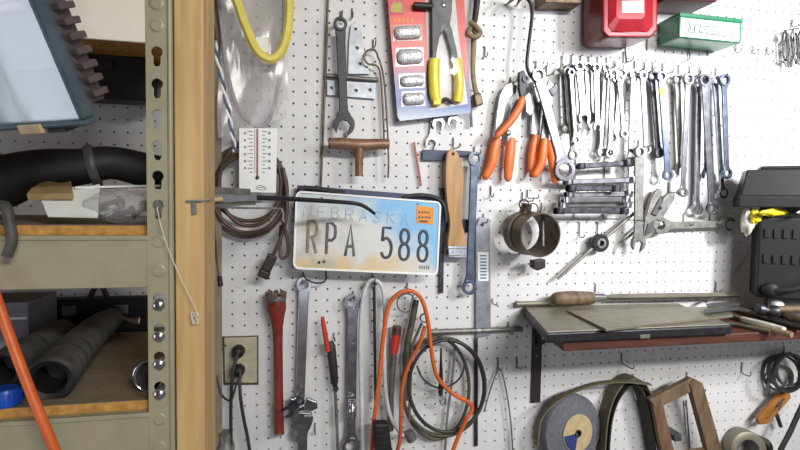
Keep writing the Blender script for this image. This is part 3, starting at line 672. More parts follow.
cable([(404, 197, .034), (418, 195, .036), (430, 196, .036), (440, 200, .036), (445, 208, .036), (446, 222, .036)], 2.0, 'wire_loop', 'black'); tag(bpy.data.objects['wire_loop.001'], 'black cable loop poking out above the right end of the number plate', 'cable')
bar(at(297, 188, .02), at(440, 199, .02), .012, .012, 'rail', 'bluegrey', None); tag(bpy.data.objects['rail'], 'dark blue steel rail behind the top edge of the number plate', 'rail')
cable([(303, 272, .028), (306, 279, .03), (316, 283, .03), (325, 281, .03), (326, 271, .03)], .9, 'wire_scrap', 'blackcord'); tag(bpy.data.objects['wire_scrap'], 'thin black wire curl below the left end of the number plate', 'wire')
# ================================================================ lower left tools
t = T('wall_outlet', 'ivory wall outlet with black plugs in it, beside the pine upright', 'outlet', at(240, 383, 0))
holed('cover_plate', pxs([(224, 338), (257, 337), (257, 383), (225, 383)], .006), [], .0005, .006, 'outlet', t, .0015)
MB().prism(pxs([(222.5, 336.5), (258.5, 335.5), (258.5, 384.5), (223.5, 384.5)], .001), .0001, .003).build('box_rim', 'brownmetal', t)
for y in (350, 369):
    o_ = MB().lathe([(.0165, .005), (.0165, .0075), (.015, .008), (0, .008)], at(240, y, 0), (0, -1, 0), 24).build('socket', 'outlet', t, True)
    for dx in (-3, 3): MB().span(at(240+dx, y, .0082).x-.001, at(240+dx, y, .0082).x+.001, -.0086, -.008, at(240, y, .008).z-.004, at(240, y, .008).z+.004).build('slot', 'black', o_)
for i, (y, L) in enumerate(((350, [(238, 352, .03), (233, 372, .04), (231, 400, .04), (231, 440, .035), (233, 480, .03)]), (369, [(240, 372, .03), (240, 392, .045), (243, 415, .045), (248, 440, .04), (253, 475, .04)]))):
    t = T('power_plug', ['black plug in the upper socket of the ivory outlet, cord hanging down', 'black plug in the lower socket of the ivory outlet, cord hanging down'][i], 'plug', at(238, y, .02), 'plugs in the ivory outlet')
    q = at(239, y, .008)
    MB().lathe([(.0125, .0005), (.0135, .004), (.0125, .018), (.008, .024), (0, .025)], q, (0, -1, 0), 16).build('plug_body', 'blackrub', t, True)
    MB().tube(spl(pts(L), 6), .0036, 8).build('cord', 'blackcord', t, True)
cable([(226, 345, .012), (220, 352, .02), (217, 375, .03), (222, 395, .035), (231, 400, .05), (236, 385, .055), (240, 376, .05)], 1.1, 'wire_loop', 'blackcord'); tag(bpy.data.objects['wire_loop.002'], 'thin black wire loop left of the ivory outlet', 'wire')
t = T('cord_adapter', 'small dark metal fitting at the bottom left, below the outlet', 'fitting', at(224, 450, .03))
MB().lathe([(.012, 0), (.018, .004), (.018, .02), (.014, .026), (.014, .05), (0, .05)], at(226, 455, .03), (0, 0, 1), 16).build('fitting_body', 'dull', t, True)
# red pipe tool
t = T('tire_iron', 'long red steel tool with a flared top, hanging right of the outlet', 'tool', at(278, 432, .03))
MB().tube(pts([(276, 300, .03), (276.5, 308, .03), (277, 316, .03), (277.5, 326, .03), (278, 345, .03), (278.5, 390, .03), (279, 432, .03)]), [.0205, .0205, .016, .0115, .0098, .0098, .0108], 16).build('red_shaft', 'redtool', t, True)
MB().lathe([(.0195, 0), (.021, .001), (.022, .006), (.021, .012), (.016, .012), (.016, 0)], at(276, 301, .03), (0, 0, 1), 20, True).build('collar', 'dull', t, True)
for k in range(8):
    a = 2*PI*k/8; q = at(276, 298, .03); MB().box(q+Vector((.018*math.cos(a), .018*math.sin(a), .008)), (.004, .004, .006)).build('tooth', 'brownmetal', t, bevel=.001)
MB().lathe([(.011, 0), (.0115, .004), (.0085, .0045), (0, .002)], at(279, 432, .03), (0, 0, -1), 14).build('end_cap', 'dull', t, True)
# long chrome wrench with an adjustable wrench over it
spanner((304, 284), (299, 432), .012, 7.5, 8.5, 'b', 'b', 'chrome', 'long chrome double-ended wrench hanging left of the red-tipped screwdriver', 9, th=.008)
hook(302.5, 275, 'peg hook holding the long chrome wrench by the red steel tool', drop=.015)
def adjustable(a, b, d, s, m, label):
    A, Bp = at(*a, d), at(*b, d); X, Z = frame2(A, Bp); L = (Bp-A).length
    t = T('adjustable_wrench', label, 'wrench', Bp)
    def lo(u, v): return A+X*u+Z*v
    MB().prism([lo(.03*s, .011*s), lo(.05*s, .008*s), lo(L-.02, .0085*s), lo(L, .006*s), lo(L, -.006*s), lo(L-.02, -.0085*s), lo(.05*s, -.008*s), lo(.03*s, -.012*s)], d, d+.008).build('handle', m, t, bevel=.002)
    MB().prism([lo(-.022*s, .022*s), lo(-.014*s, .026*s), lo(.01*s, .022*s), lo(.034*s, .012*s), lo(.036*s, -.012*s), lo(.018*s, -.018*s), lo(.006*s, -.014*s), lo(.004*s, .006*s), lo(-.018*s, .009*s)], d-.001, d+.011).build('fixed_jaw', m, t, bevel=.002)
    MB().prism([lo(-.02*s, -.006*s), lo(.002*s, -.002*s), lo(.004*s, -.014*s), lo(.0*s, -.025*s), lo(-.012*s, -.024*s)], d, d+.009).build('moving_jaw', m, t, bevel=.002)
    MB().tube([lo(.012*s, -.002*s)-Vector((0, .006, 0)), lo(.012*s, -.015*s)-Vector((0, .006, 0))], .0055*s, 12).build('thumbwheel', 'dull', t, True)
    return t
adjustable((303, 408), (302, 475), .030, 1.25, 'steel', 'adjustable wrench with its jaw pointing up, at the foot of the long chrome wrench')
spanner((300, 400), (288, 411), .046, 4.5, 5.5, 'b', 'o', 'darksteel', 'short dark open-ended wrench slung across the adjustable wrench', 6)
hook(315, 423, 'empty dark peg hook right of the adjustable wrench', reach=.02, drop=.018)
# red tipped screwdriver
t = T('screwdriver', 'screwdriver with a brown handle and a shaft pointing down', 'screwdriver', at(337, 460, .02))
MB().tube(pts([(330, 342, .025), (331, 346, .025), (333, 365, .025), (334.5, 382, .025), (335, 386, .025)]), [.007, .0098, .0098, .0085, .005], 12).build('handle', 'blackbrown', t, True)
MB().tube(pts([(335, 385, .025), (339, 475, .025)]), .0036, 8).build('shaft', 'dull', t, True)
MB().lathe([(.006, 0), (.006, .010), (.0045, .012), (0, .012)], at(335.3, 386, .025), (.05, 0, -1), 12).build('collar', 'steel', t, True)
t = T('red_marker', 'thin bright red stick pointing up beside the brown screwdriver handle', 'stick', at(326, 352, .035))
MB().tube(pts([(322.5, 317, .035), (323.5, 325, .035), (328, 351, .035)]), [.004, .0055, .006], 10).build('stick_body', 'redbright', t, True)
hook(334, 333, 'peg hook holding the brown-handled screwdriver', drop=.012)
# combination wrench and ratchet below
spanner((352.5, 302), (350.5, 445), .014, 8.5, 9, 'b', 'b', 'steel', 'steel ring wrench hanging left of the white tube', 9, th=.008)
hook(353, 291, 'peg hook holding the steel ring wrench left of the white tube', drop=.016)
t = T('socket_adapter', 'stubby chrome socket near the foot of the steel ring wrench', 'socket', at(352, 415, .026))
MB().lathe([(.010, -.012), (.0105, 0), (.0105, .012), (.0085, .014), (.0085, .026), (.006, .026), (.006, .006), (0, .006)], at(352, 412, .036), (0, 0, 1), 18).build('socket_body', 'chrome', t, True)
# white tube, inverted U
P = pts([(364, 475, .03), (362, 420, .03), (360.5, 350, .03), (362, 305, .03), (367, 285, .03), (374, 280, .03), (382, 287, .03), (385, 310, .032), (384, 350, .034), (386, 395, .036), (392, 420, .04), (403, 436, .045)])
tag(MB().tube(spl(P, 6), .0048, 10).build('plastic_tube', 'whitetube', None, True), 'white plastic tube bent over a hook below the number plate', 'tube')
t = T('black_rod', 'straight black rod hanging inside the bend of the white tube', 'rod', at(375, 405, .02))
MB().tube(pts([(374, 283, .02), (375.5, 400, .02)]), .0034, 8).build('rod_body', 'black', t, True)
MB().lathe([(.006, -.002), (.007, 0), (.006, .003), (.003, .003), (.003, -.002)], at(374, 284, .02), (0, -1, 0), 14, True).build('eye', 'dull', t, True)
hook(372, 272, 'peg hook carrying the white tube and black rod below the number plate', reach=.045, drop=.016)
# orange cord
P = pts([(371, 470, .05), (373, 430, .05), (379, 380, .05), (383, 340, .05), (388, 308, .05), (398, 294, .05), (411, 291, .05), (422, 300, .05), (428, 322, .05), (431, 348, .052), (437, 376, .055), (452, 393, .056), (468, 402, .056), (472, 409, .056), (466, 420, .056), (455, 445, .055), (446, 475, .055)])
tag(MB().tube(spl(P, 6), .0047, 10).build('extension_cord', 'orangecord', None, True), 'orange cord looped over a hook, its right strand bending across the black cable coil', 'cord')
P = pts([(425, 326, .07), (419, 345, .07), (408, 366, .07), (402, 390, .07), (401, 420, .07), (399, 445, .068), (388, 475, .066)])
tag(MB().tube(spl(P, 6), .0044, 10).build('extension_cord', mat('rust_cord', '#cf6337', .5, 0, '#b4522c', 40), None, True), 'shorter rust-orange cord hanging down over the left side of the black cable coil', 'cord')
t = T('cord_connector', 'black connector at the lower left end of the orange cord', 'plug', at(380, 440, .06))
MB().prism(pxs([(374, 424), (389, 424), (393, 455), (376, 460)], .085), .058, .085).build('shell', 'blackrub', t, bevel=.005)
for k in range(4): MB().prism(pxs([(375, 429+k*6), (390, 429+k*6), (390.5, 431+k*6), (375.3, 431+k*6)], .0865), .085, .0865).build('grip_ridge', 'black', t)
hook(407, 283, 'peg hook carrying the orange cord loop', reach=.065, drop=.02)
# red handled tool and key ring
t = T('pipe_tool', 'slim grey tool with a red collar hanging inside the orange cord loop', 'tool', at(391, 410, .02))
MB().tube(pts([(397, 326, .025), (396.5, 334, .025)]), [.010, .0105], 14).build('top_cap', 'brownmetal', t, True)
MB().tube(pts([(396.5, 334, .025), (394, 353, .025)]), [.0105, .0085], 14).build('red_collar', 'redbright', t, True)
MB().tube(pts([(394, 353, .025), (391, 395, .025), (390, 430, .025)]), [.0075, .0068, .0085], 12).build('grey_shaft', 'dull', t, True)
t = T('key_ring', 'thin round wire ring hanging at the top of the orange cord loop', 'ring', at(405, 312, .035))
MB().tube(circ(at(406, 303, .04), .0205, 26), .0013, 6, True).build('ring_wire', 'darksteel', t, True)
t = T('ring_tool', 'small steel eye-ended rod hanging from the wire ring inside the orange loop', 'rod', at(421, 318, .03))
MB().lathe([(.0085, -.002), (.011, -.002), (.011, .002), (.0085, .002)], at(424.5, 318, .035), (0, -1, 0), 20, True).build('eye', 'darksteel', t, True)
MB().tube(pts([(422, 323, .035), (412, 345, .035), (409, 420, .035)]), .0035, 8).build('shaft', 'dull', t, True)
cable([(413, 296, .045), (408, 320, .045), (402, 350, .045), (400, 380, .045)], 1.0, 'thin_wire', 'dull'); tag(bpy.data.objects['thin_wire'], 'thin grey wire hanging from the wire ring inside the orange loop', 'wire')
# black cable coil
t = T('cable_coil', 'big black and olive cable coil hanging right of the orange cord', 'cable', at(445, 440, .03))
for i, (cx, cy, rx, ry, d, m) in enumerate(((443, 387, 41, 49, .030, 'olivecord'), (447, 386, 38, 46, .038, 'blackcord'), (436, 388, 33, 51, .024, 'olivecord'))):
    MB().tube(spl(pts(ell(cx, cy, rx, ry, d)), 3, True), .0043, 8, True).build('cable_loop', m, t, True)
MB().tube(spl(pts([(405, 400, .03), (407, 350, .03), (412, 322, .03), (416, 300, .03)]), 5), .0075, 8).build('cable_bundle', 'olivecord', t, True)
MB().tube(pts([(408, 432, .033), (412, 440, .033)]), .012, 8).build('cable_tie', 'dull', t, True)
t = T('thin_cable', 'thin black cable loop with a small plug hanging inside the cable coil', 'cable', at(441, 412, .045))
MB().tube(spl(pts([(449, 340, .0455), (460, 352, .0455), (464, 368, .0455), (456, 382, .0455), (440, 388, .0455), (424, 380, .0455), (417, 366, .0455)]), 5), .0022, 7).build('cord', 'blackcord', t, True)
MB().tube(pts([(441, 348, .0475), (441, 375, .0475), (440.5, 395, .0475)]), [.002, .0045, .006], 8).build('plug', 'blackrub', t, True)
MB().tube(spl(pts([(434, 393, .05), (441, 396, .05), (446, 400, .05), (442, 405, .05), (440, 400, .05)]), 4), .0016, 6).build('clip', 'dull', t, True)
cable([(455, 345, .02), (452, 380, .02), (447, 420, .02), (444, 470, .02)], 1.3, 'grey_tube', 'galv'); tag(bpy.data.objects['grey_tube'], 'pale grey tube hanging straight down behind the cable coil', 'tube')
hook(436, 328, 'peg hook carrying the black cable coil', reach=.055, drop=.012)
# pipe on the wall
t = T('pipe', 'horizontal grey pipe lying on pegs above the black cable coil', 'pipe', at(480, 332, .02))
MB().tube(pts([(430, 332, .012), (522, 329, .012)]), .0062, 12).build('pipe_body', 'dull', t, True)
MB().lathe([(.0075, 0), (.0075, .010), (.0065, .010)], at(476, 330.5, .012), (1, 0, 0), 14).build('coupling', 'galv', t, True)
hook(508, 322, 'peg hook carrying the right end of the grey pipe', drop=.024, reach=.03)
bar(at(476, 338, .004), at(476, 446, .004), .0085, .004, 'flat_bar', 'darksteel', None); tag(bpy.data.objects['flat_bar'], 'narrow dark flat bar hanging below the grey pipe, behind the cable coil', 'bar')
t = T('wire_tongs', 'thin V-shaped wire tongs hanging left of the shelf bracket', 'tongs', at(500, 450, .015))
MB().tube(spl(pts([(484, 412, .015), (489, 394, .015), (496, 374, .015), (498.5, 370, .015), (502, 373, .015), (507, 395, .015), (511, 425, .015), (514, 470, .015)]), 5), .0019, 7).build('wire', 'dull', t, True)
hook(497.5, 358, 'peg hook holding the V-shaped wire tongs'); hook(516.5, 357, 'empty peg hook just left of the shelf bracket leg')
# ================================================================ rivet gun on its card
dc = .030
t = T('rivet_gun_pack', 'red blister card with a yellow-handled rivet gun and bags of rivets', 'tool pack', at(432, 120, dc))
MB().prism(pxs([(385, -32), (462, -36), (471, 108), (470, 113), (400, 121), (397.5, 116)], dc), dc-.002, dc).build('backing_card', 'printed', t)
bpy.data.objects['backing_card'].location.z += 0
lg = MB().prism(pxs([(388, 1), (403, 0), (404, 14), (389, 15)], dc+.001), dc, dc+.001).build('logo', mat('pink_print', '#d8386c', .4), t)
MB().prism(pxs([(390.5, 9), (392, 3), (395, 1.5), (397, 3.5), (399, 1.5), (402, 4), (402.5, 12), (391, 12.5)], dc+.0014), dc+.001, dc+.0014).build('emblem', mat('lime_print', '#b5a93c', .4), lg)
b = MB()
for k in range(5):
    x = 393+k*4.3
    b.prism(pxs([(x, 18+.3*k), (x+3, 17.6+.3*k), (x+3.2, 22), (x+.3, 22.5)], dc+.001), dc, dc+.0008)
    b.prism(pxs([(x+1, 24), (x+3.6, 23.8), (x+3.8, 26), (x+1.2, 26.3)], dc+.001), dc, dc+.0008)
b.build('lettering', mat('orange_print', '#f08a34', .4), t)
MB().prism(pxs([(424, -30), (452, -32), (459, 40), (468, 104), (430, 110)], dc+.0006), dc, dc+.0006).build('white_panel', mat('pale_print', '#d9cfd0', .3), t)
rv = mat('rivet_heap', '#f2f2f4', .3, .4, '#a3a4a8', 330, (1, 1, 1), .8, contrast=(.42, .55))
for k, (x, y, w, h) in enumerate(((407.5, 33, 13, 6.5), (409.5, 57, 12.5, 7.5), (412, 81, 11.5, 5.5), (413.5, 99, 10.5, 6))):
    s = mpp(x, y, dc)
    A, Bp = at(x-w, y+.6, dc), at(x+w, y-.6, dc)
    P = [A+(Bp-A)*u for u in (0, .08, .2, .5, .8, .92, 1)]
    g = T('x', '', '', (0, 0, 0)); bpy.data.objects.remove(g)
    o = MB().tube([p+Vector((0, -.004, 0)) for p in P], [h*s*.55, h*s*.9, h*s, h*s, h*s, h*s*.9, h*s*.55], 16, flat=(Vector((0, 1, 0)), .6)).build('rivet_bag', rv, t, True)
    MB().prism(pxs([(x-w-1.5, y-h-1.5), (x+w+1.5, y-h-2.5), (x+w+1.5, y+h+1), (x-w-1.5, y+h+2)], dc+.0012), dc+.0006, dc+.0012).build('bag_edge', 'clear', o)
d0, d1 = dc+.002, dc+.016
MB().prism(pxs([(431.5, -20), (453, -22), (452, 12), (450, 24), (444, 30), (440, 36), (437, 50), (436, 60), (432, 60)], d1), d0, d1).build('gun_body', 'darkgrey', t, bevel=.002)
MB().prism(pxs([(441.5, 24), (449, 20), (452.5, 30), (457, 50), (459, 62), (453, 62), (450, 48), (446, 34)], d1-.003), d0, d1-.003).build('lever', 'darkgrey', t, bevel=.002)
MB().tube(pts([(414, 5.5, dc+.010), (433, 6.5, dc+.010)]), [.0075, .0075], 14).build('nosepiece', 'black', t, True)
MB().lathe([(.0065, 0), (.006, .002), (.003, .0035), (0, .0035)], at(443.5, 5, d1), (0, -1, 0), 14).build('pivot_screw', 'chrome', t, True)
MB().tube(spl(pts([(434.5, 59, dc+.010), (433.8, 72, dc+.010), (434.5, 92, dc+.010), (436.5, 101, dc+.010)]), 5), [.0118, .0128, .0125, .0110], 14, flat=(Vector((0, 1, 0)), .7)).build('grip', 'yellowgrip', t, True)
MB().tube(spl(pts([(456, 59, dc+.010), (458.5, 75, dc+.010), (458.5, 92, dc+.010), (457, 102, dc+.010)]), 5), [.0108, .0118, .0112, .0098], 14, flat=(Vector((0, 1, 0)), .7)).build('grip', 'yellowgrip', t, True)
MB().prism(pxs([(434, 97), (442, 99), (441, 105), (433, 105)], dc+.017), dc+.003, dc+.017).build('grip_end', 'yellowgrip', t, bevel=.002)
MB().tube(spl(pts([(442, 101, dc+.012), (446, 99, dc+.012), (453, 103, dc+.012)]), 4), .0042, 8).build('latch', 'black', t, True)
# clear blister moulded round the tool
vs = []; fs = []; k, n = 14, 16
for j in range(n+1):
    for i in range(k+1):
        u, w = i/k, j/n
        x = 427+6*w+(466+4*w-427-6*w)*u; y = -28+(108+28)*w
        e_ = min(1, 4*min(u, 1-u))*min(1, 5*min(w, 1-w)+.0)
        vs.append(at(x, y, dc+.0008+.021*(e_**.6)))
for j in range(n):
    for i in range(k): fs.append((j*(k+1)+i, j*(k+1)+i+1, (j+1)*(k+1)+i+1, (j+1)*(k+1)+i))
M['blister'] = sheer('blister_film', '#ffffff', .03, .08, .07)
MB().add(vs, fs).build('blister', 'blister', t, True)
# little wrenches below the card
spanner((437, 100), (438, 124), .012, 5, 6.6, 'b', 'o', 'steel', 'small open-ended wrench directly below the left yellow grip of the rivet gun', 6, th=.005)
spanner((452, 96), (453, 122), .012, 5, 6.2, 'b', 'o', 'chrome', 'small open-ended wrench directly below the right yellow grip of the rivet gun', 6, th=.005)
spanner((434, 112), (431.5, 143), .005, 4.5, 7, 'b', 'o', 'chrome', 'lowest of the small open-ended wrenches below the rivet gun card', 6, th=.005)
bar(at(470.5, 108, .012), at(471.5, 127, .012), .006, .004, 'punch', 'darksteel', None); tag(bpy.data.objects['punch'], 'short dark punch poking out below the bottom right corner of the red card', 'punch')
# strap with a knot
t = T('knotted_strap', 'brown leather strap tied in a knot, hanging right of the rivet gun card', 'strap', at(477, 106, .03))
MB().tube(spl(pts([(478, -25, .02), (477, 0, .02), (475, 18, .022), (473, 26, .025)]), 5), [.0075, .0075, .007, .006], 9).build('upper_strap', 'blackbrown', t, True)
MB().tube(spl(pts([(470, 22, .03), (476, 27, .037), (480, 33, .034), (474, 37, .036), (468, 33, .033), (472, 28, .028), (479, 38, .03)]), 5), .0062, 9).build('knot', 'strap', t, True)
MB().tube(spl(pts([(474, 34, .024), (473.5, 50, .022), (473, 72, .022), (475, 88, .022), (478, 98, .022)]), 5), [.0068, .0066, .0058, .006, .007], 9, flat=(Vector((0, 1, 0)), .6)).build('lower_strap', 'strap', t, True)
MB().prism(pxs([(473.5, 94), (481, 92), (484, 104), (476, 107)], .03), .012, .03).build('end_clip', 'brownmetal', t, bevel=.003)
hook(484.5, 47, 'empty peg hook right of the knotted strap', drop=.026, reach=.02)
# black bent rod at the top
t = T('bent_rod', 'black bent steel rod with a hooked top, hanging above the orange-handled pliers', 'rod', at(526, 70, .03))
MB().tube(spl(pts([(515, -8, .05), (523, -4, .045), (530, 2, .04), (532, 14, .04), (530.5, 30, .04), (528, 50, .04), (527, 66, .04), (531, 76, .04), (539, 82, .04)]), 6), .0042, 10).build('rod_body', 'blacksteel', t, True)
MB().tube(pts([(516, 7, .05), (519, 1, .05), (523, -4, .047)]), [.001, .0035, .0042], 8).build('prong', 'blacksteel', t, True)
MB().tube(pts([(505.5, 5.5, .05), (511, 1, .05), (517, -5, .049)]), [.001, .0035, .0042], 8).build('prong', 'blacksteel', t, True)
t = T('rack', 'dark brown metal ledge at the top edge, left of the red tin', 'ledge', at(562, 2, .03))
MB().prism(pxs([(545, -10), (582, -10), (582, 3.5), (545, 2.5)], .05), .001, .05).build('ledge_body', 'brownmetal', t, bevel=.002)
# ---------------------------------------------------------------- pliers with orange handles
def grip(L, r, t, m='orange'):
    P = spl(pts(L), 5); k = len(P)
    rs = [r*(.80+.22*math.sin(PI*min(1, i/(k-1)*1.15))) for i in range(k)]; rs[0] = r*.72; rs[-1] = r*.62
    P = [P[0]]+P+[P[-1]+(P[-1]-P[-2]).normalized()*r*.35]; rs = [r*.3]+rs+[r*.25]
    return MB().tube(P, rs, 12, flat=(Vector((0, 1, 0)), .75)).build('grip', m, t, True)
def screw(px, py, d, r, t, m='steel'): return MB().lathe([(r, 0), (r, .002), (r*.8, .0032), (0, .0034)], at(px, py, d), (0, -1, 0), 18).build('pivot', m, t, True)
d = .016
t = T('pliers', 'white-jawed slip pliers with two long orange handles, leftmost of the pliers', 'pliers', at(500, 182, d))
MB().prism(pxs([(494, 138), (497, 112), (500, 95), (505, 86), (512, 82), (517, 86), (516, 93), (510, 97), (506, 106), (503, 122), (502, 140)], d+.008), d, d+.008).build('upper_jaw', 'chrome', t, bevel=.0015)
MB().prism(pxs([(507, 142), (508, 122), (511, 110), (516, 100), (521, 98), (523, 104), (521, 120), (518, 142)], d+.0125), d+.0045, d+.0125).build('lower_jaw', 'chrome', t, bevel=.0015)
screw(508, 133, d+.0125, .0065, t)
grip([(497, 138, d+.006), (494, 152, d+.006), (491, 165, d+.006), (485, 178, d+.006)], .0125, t)
grip([(511.5, 138, d+.008), (510, 152, d+.008), (508.5, 168, d+.008), (508, 180, d+.008)], .0125, t)
MB().tube(pts([(492, 166, d+.004), (507, 168, d+.004)]), .0011, 6).build('spring_wire', 'dull', t)
d = .036
t = T('pliers', 'small black-headed pliers with one orange handle slanting across the white-jawed pliers', 'pliers', at(504, 138, d))
MB().prism(pxs([(519, 72), (524, 70), (527, 76), (527, 88), (524, 98), (521, 98), (519, 88)], d+.010), d, d+.010).build('head', 'blacksteel', t, bevel=.002)
MB().lathe([(.0045, -.001), (.0085, -.001), (.0085, .0035), (.0045, .0035)], at(525.5, 79, d+.010), (0, -1, 0), 18, True).build('ring', 'darksteel', t, True)
grip([(523, 97, d+.006), (519, 108, d+.006), (510, 122, d+.006), (496, 137, d+.006)], .0095, t)
d = .014
t = T('pliers', 'silver long-jawed pliers with an orange handle, right of the slanting orange handle', 'pliers', at(535, 178, d))
MB().prism(pxs([(531, 134), (532, 112), (533, 90), (534, 80), (541, 78), (545, 84), (544, 100), (541, 120), (540, 136)], d+.008), d, d+.008).build('upper_jaw', 'chrome', t, bevel=.0015)
MB().prism(pxs([(525, 96), (529, 92), (534, 96), (535, 108), (531, 116), (526, 112)], d+.012), d+.004, d+.012).build('lower_jaw', 'steel', t, bevel=.0015)
screw(538, 104, d+.008, .005, t)
grip([(536, 135, d+.006), (533, 148, d+.006), (531.5, 160, d+.006), (531, 172, d+.006)], .009, t)
grip([(538, 135, d+.008), (541, 146, d+.008), (537, 162, d+.008), (531, 176, d+.008)], .0105, t)
d = .027
t = T('pliers', 'pliers with orange handles hanging behind the big silver ring wrench', 'pliers', at(555, 184, d))
MB().prism(pxs([(541, 140), (544, 112), (546, 88), (549, 80), (554, 84), (553, 100), (550, 120), (549, 142)], d+.008), d, d+.008).build('jaw', 'steel', t, bevel=.0015)
MB().prism(pxs([(549, 90), (557, 82), (558, 90), (553, 97)], d+.011), d+.003, d+.011).build('side_jaw', 'darksteel', t, bevel=.0015)
grip([(545, 138, d+.006), (543, 152, d+.006), (541, 164, d+.006), (534, 176, d+.006)], .0110, t)
grip([(549, 140, d+.008), (552, 155, d+.008), (554, 170, d+.008), (555, 182, d+.008)], .0115, t)
MB().tube(pts([(540, 165, d+.004), (553, 167, d+.004)]), .0011, 6).build('spring_wire', 'dull', t)
spanner((537, 76), (563, 170), .040, 7, 11.2, 'b', 'b', 'greysteel', 'big silver double ring wrench leaning to the right in front of the orange-handled pliers', 9.5, th=.009)
hook(535.5, 61, 'peg hook holding the big silver ring wrench', drop=.028, reach=.06)
hook(510, 78, 'peg hook holding the leftmost orange-handled pliers', drop=.016, reach=.04)
hook(546, 66, 'peg hook holding the pliers behind the big silver ring wrench', drop=.026, reach=.04)
# ================================================================ brush, bars and plates, middle
t = T('steel_bracket', 'dark blue steel bar with two arms, fixed behind the wooden brush handle', 'bar', at(445, 232, .01))
bar(at(422, 155, .008), at(455, 156, .008), .024, .006, 'upper_arm', 'bluegrey', t, .001)
bar(at(455, 153, .008), at(471, 154, .008), .012, .006, 'upper_arm', 'bluegrey', t, .001)
bar(at(439, 225, .008), at(470, 226, .008), .031, .006, 'lower_arm', 'bluegrey', t, .001)
t = T('paint_brush', 'paint brush with a tapered wooden handle, hanging bristles up front of the dark blue bar', 'brush', at(458, 258, .03))
t['label'] = 'paint brush with a tapered bare wooden handle, hanging over the dark blue bar'
d = .022
hp = spl([Vector((x, 0, y)) for x, y in ((452, 148.5), (458, 153), (462, 165), (463.5, 185), (462, 205), (462, 222), (466, 238), (466.5, 246))], 4)
hl = spl([Vector((x, 0, y)) for x, y in ((448, 246), (448.5, 238), (450, 222), (447.5, 205), (446, 185), (446, 165), (447.5, 153), (452, 148.5))], 4)
outl = [at(p.x, p.z, d+.014) for p in hp+hl[:-1]]
holed('handle', outl, [circ(at(453, 154, d+.014), .003, 12)], d, d+.014, 'wood', t, .003)
MB().prism(pxs([(448, 246), (467, 246), (467, 258), (449, 257)], d+.015), d-.001, d+.015).build('ferrule', 'chrome', t, bevel=.001)
for y in (248.2, 255): MB().prism(pxs([(447.8, y), (467.2, y), (467.2, y+1), (447.8, y+1)], d+.016), d-.0015, d+.016).build('ferrule_ridge', 'dull', t)
for x in (453, 461): MB().lathe([(.0016, 0), (.0012, .001), (0, .0012)], at(x, 252, d+.015), (0, -1, 0), 8).build('nail', 'dull', t, True)
spanner((474, 159), (468.5, 287), .022, 7.2, 7.4, 'b', 'b', 'bluesteel', 'long blue-grey double ring wrench hanging right of the wooden brush handle', 7.5, th=.008)
hook(474, 147, 'peg hook holding the long blue-grey ring wrench', drop=.020, reach=.045)
hook(453, 138, 'peg hook holding the wooden brush handle', drop=.026, reach=.05)
t = T('flat_plate', 'wide galvanised flat plate with a white label, right of the blue-grey ring wrench', 'plate', at(482, 340, .008))
holed('plate_body', pxs([(476, 226), (480, 217), (490, 219), (491, 335), (476, 338)], .010), [circ(at(482, 225, .01), .004, 12)], .006, .010, 'galv', t, .0006)
lb = MB().prism(pxs([(477.5, 252), (488.5, 252), (488.5, 281), (478, 281)], .0106), .010, .0106).build('label', 'paper', t)
b = MB()
for k in range(8): b.prism(pxs([(480, 255+k*3.2), (486.5, 255+k*3.2), (486.5, 256.4+k*3.2), (480, 256.4+k*3.2)], .011), .0106, .0109)
b.build('print', mat('blue_ink', '#5d77a8', .6), lb)
hook(483, 214, 'peg hook holding the galvanised flat plate', drop=.020, reach=.03)
bar(at(442.5, 188, .006), at(441, 293, .006), .0105, .004, 'file', 'darksteel', None); tag(bpy.data.objects['file'], 'narrow dark flat file hanging just right of the number plate', 'file')
cable([(414, 142, .008), (416, 155, .008), (419, 172, .008), (421, 186, .008)], 1.1, 'red_wire', 'redline'); tag(bpy.data.objects['red_wire'], 'thin red wire on the wall above the number plate', 'wire')
hook(490.5, 186, 'empty peg hook right of the blue-grey ring wrench, above the metal band', drop=.026, reach=.02)
hook(492, 299, 'empty peg hook right of the galvanised plate, above the grey pipe', drop=.010, reach=.03)
# ================================================================ ring compressor
t = T('band_clamp', 'wide brownish steel band clamp hanging open like a drum, in the middle of the wall', 'band clamp', at(538, 268, .03))
q = at(536, 233, 0); ax = Vector((.08, -1, -.16)).normalized()
R_ = 22*mpp(540, 234, .1)
c0 = at(522, 232, .02); c1 = at(541, 235, .105)
axd = (c1-c0); Lb = axd.length
b = MB().lathe([(R_*.93, 0), (R_*1.02, 0), (R_*1.02, Lb*.3), (R_, Lb*.5), (R_*1.0, Lb), (R_*.955, Lb), (R_*.94, Lb*.5)], c0, axd, 40, True); b.build('band', 'brownmetal', t, True)
MB().lathe([(R_*1.005, Lb*.96), (R_*1.03, Lb*.98), (R_*1.005, Lb)], c0, axd, 40, True).build('band_edge', 'dull', t, True)
MB().lathe([(R_*1.03, Lb*.28), (R_*1.045, Lb*.3), (R_*1.045, Lb*.42), (R_*1.03, Lb*.44)], c0, axd, 40, True).build('clamp_strap', 'dull', t, True)
MB().tube(pts([(527, 204, .05), (524, 216, .05), (516, 226, .045)]), [.012, .014, .010], 10).build('clamp_block', 'brownmetal', t, True)
MB().tube(pts([(541, 210, .06), (543, 222, .07), (543, 246, .075)]), .0035, 8).build('screw', 'dull', t, True)
MB().prism(pxs([(534, 261), (546, 259), (546, 268), (538, 271), (534, 268)], .055), .03, .055).build('screw_block', 'blackbrown', t, bevel=.003)
hook(522, 192, 'peg hook holding the brown band clamp', drop=.022, reach=.06); hook(527, 190, 'second peg hook over the brown band clamp', drop=.020, reach=.06)
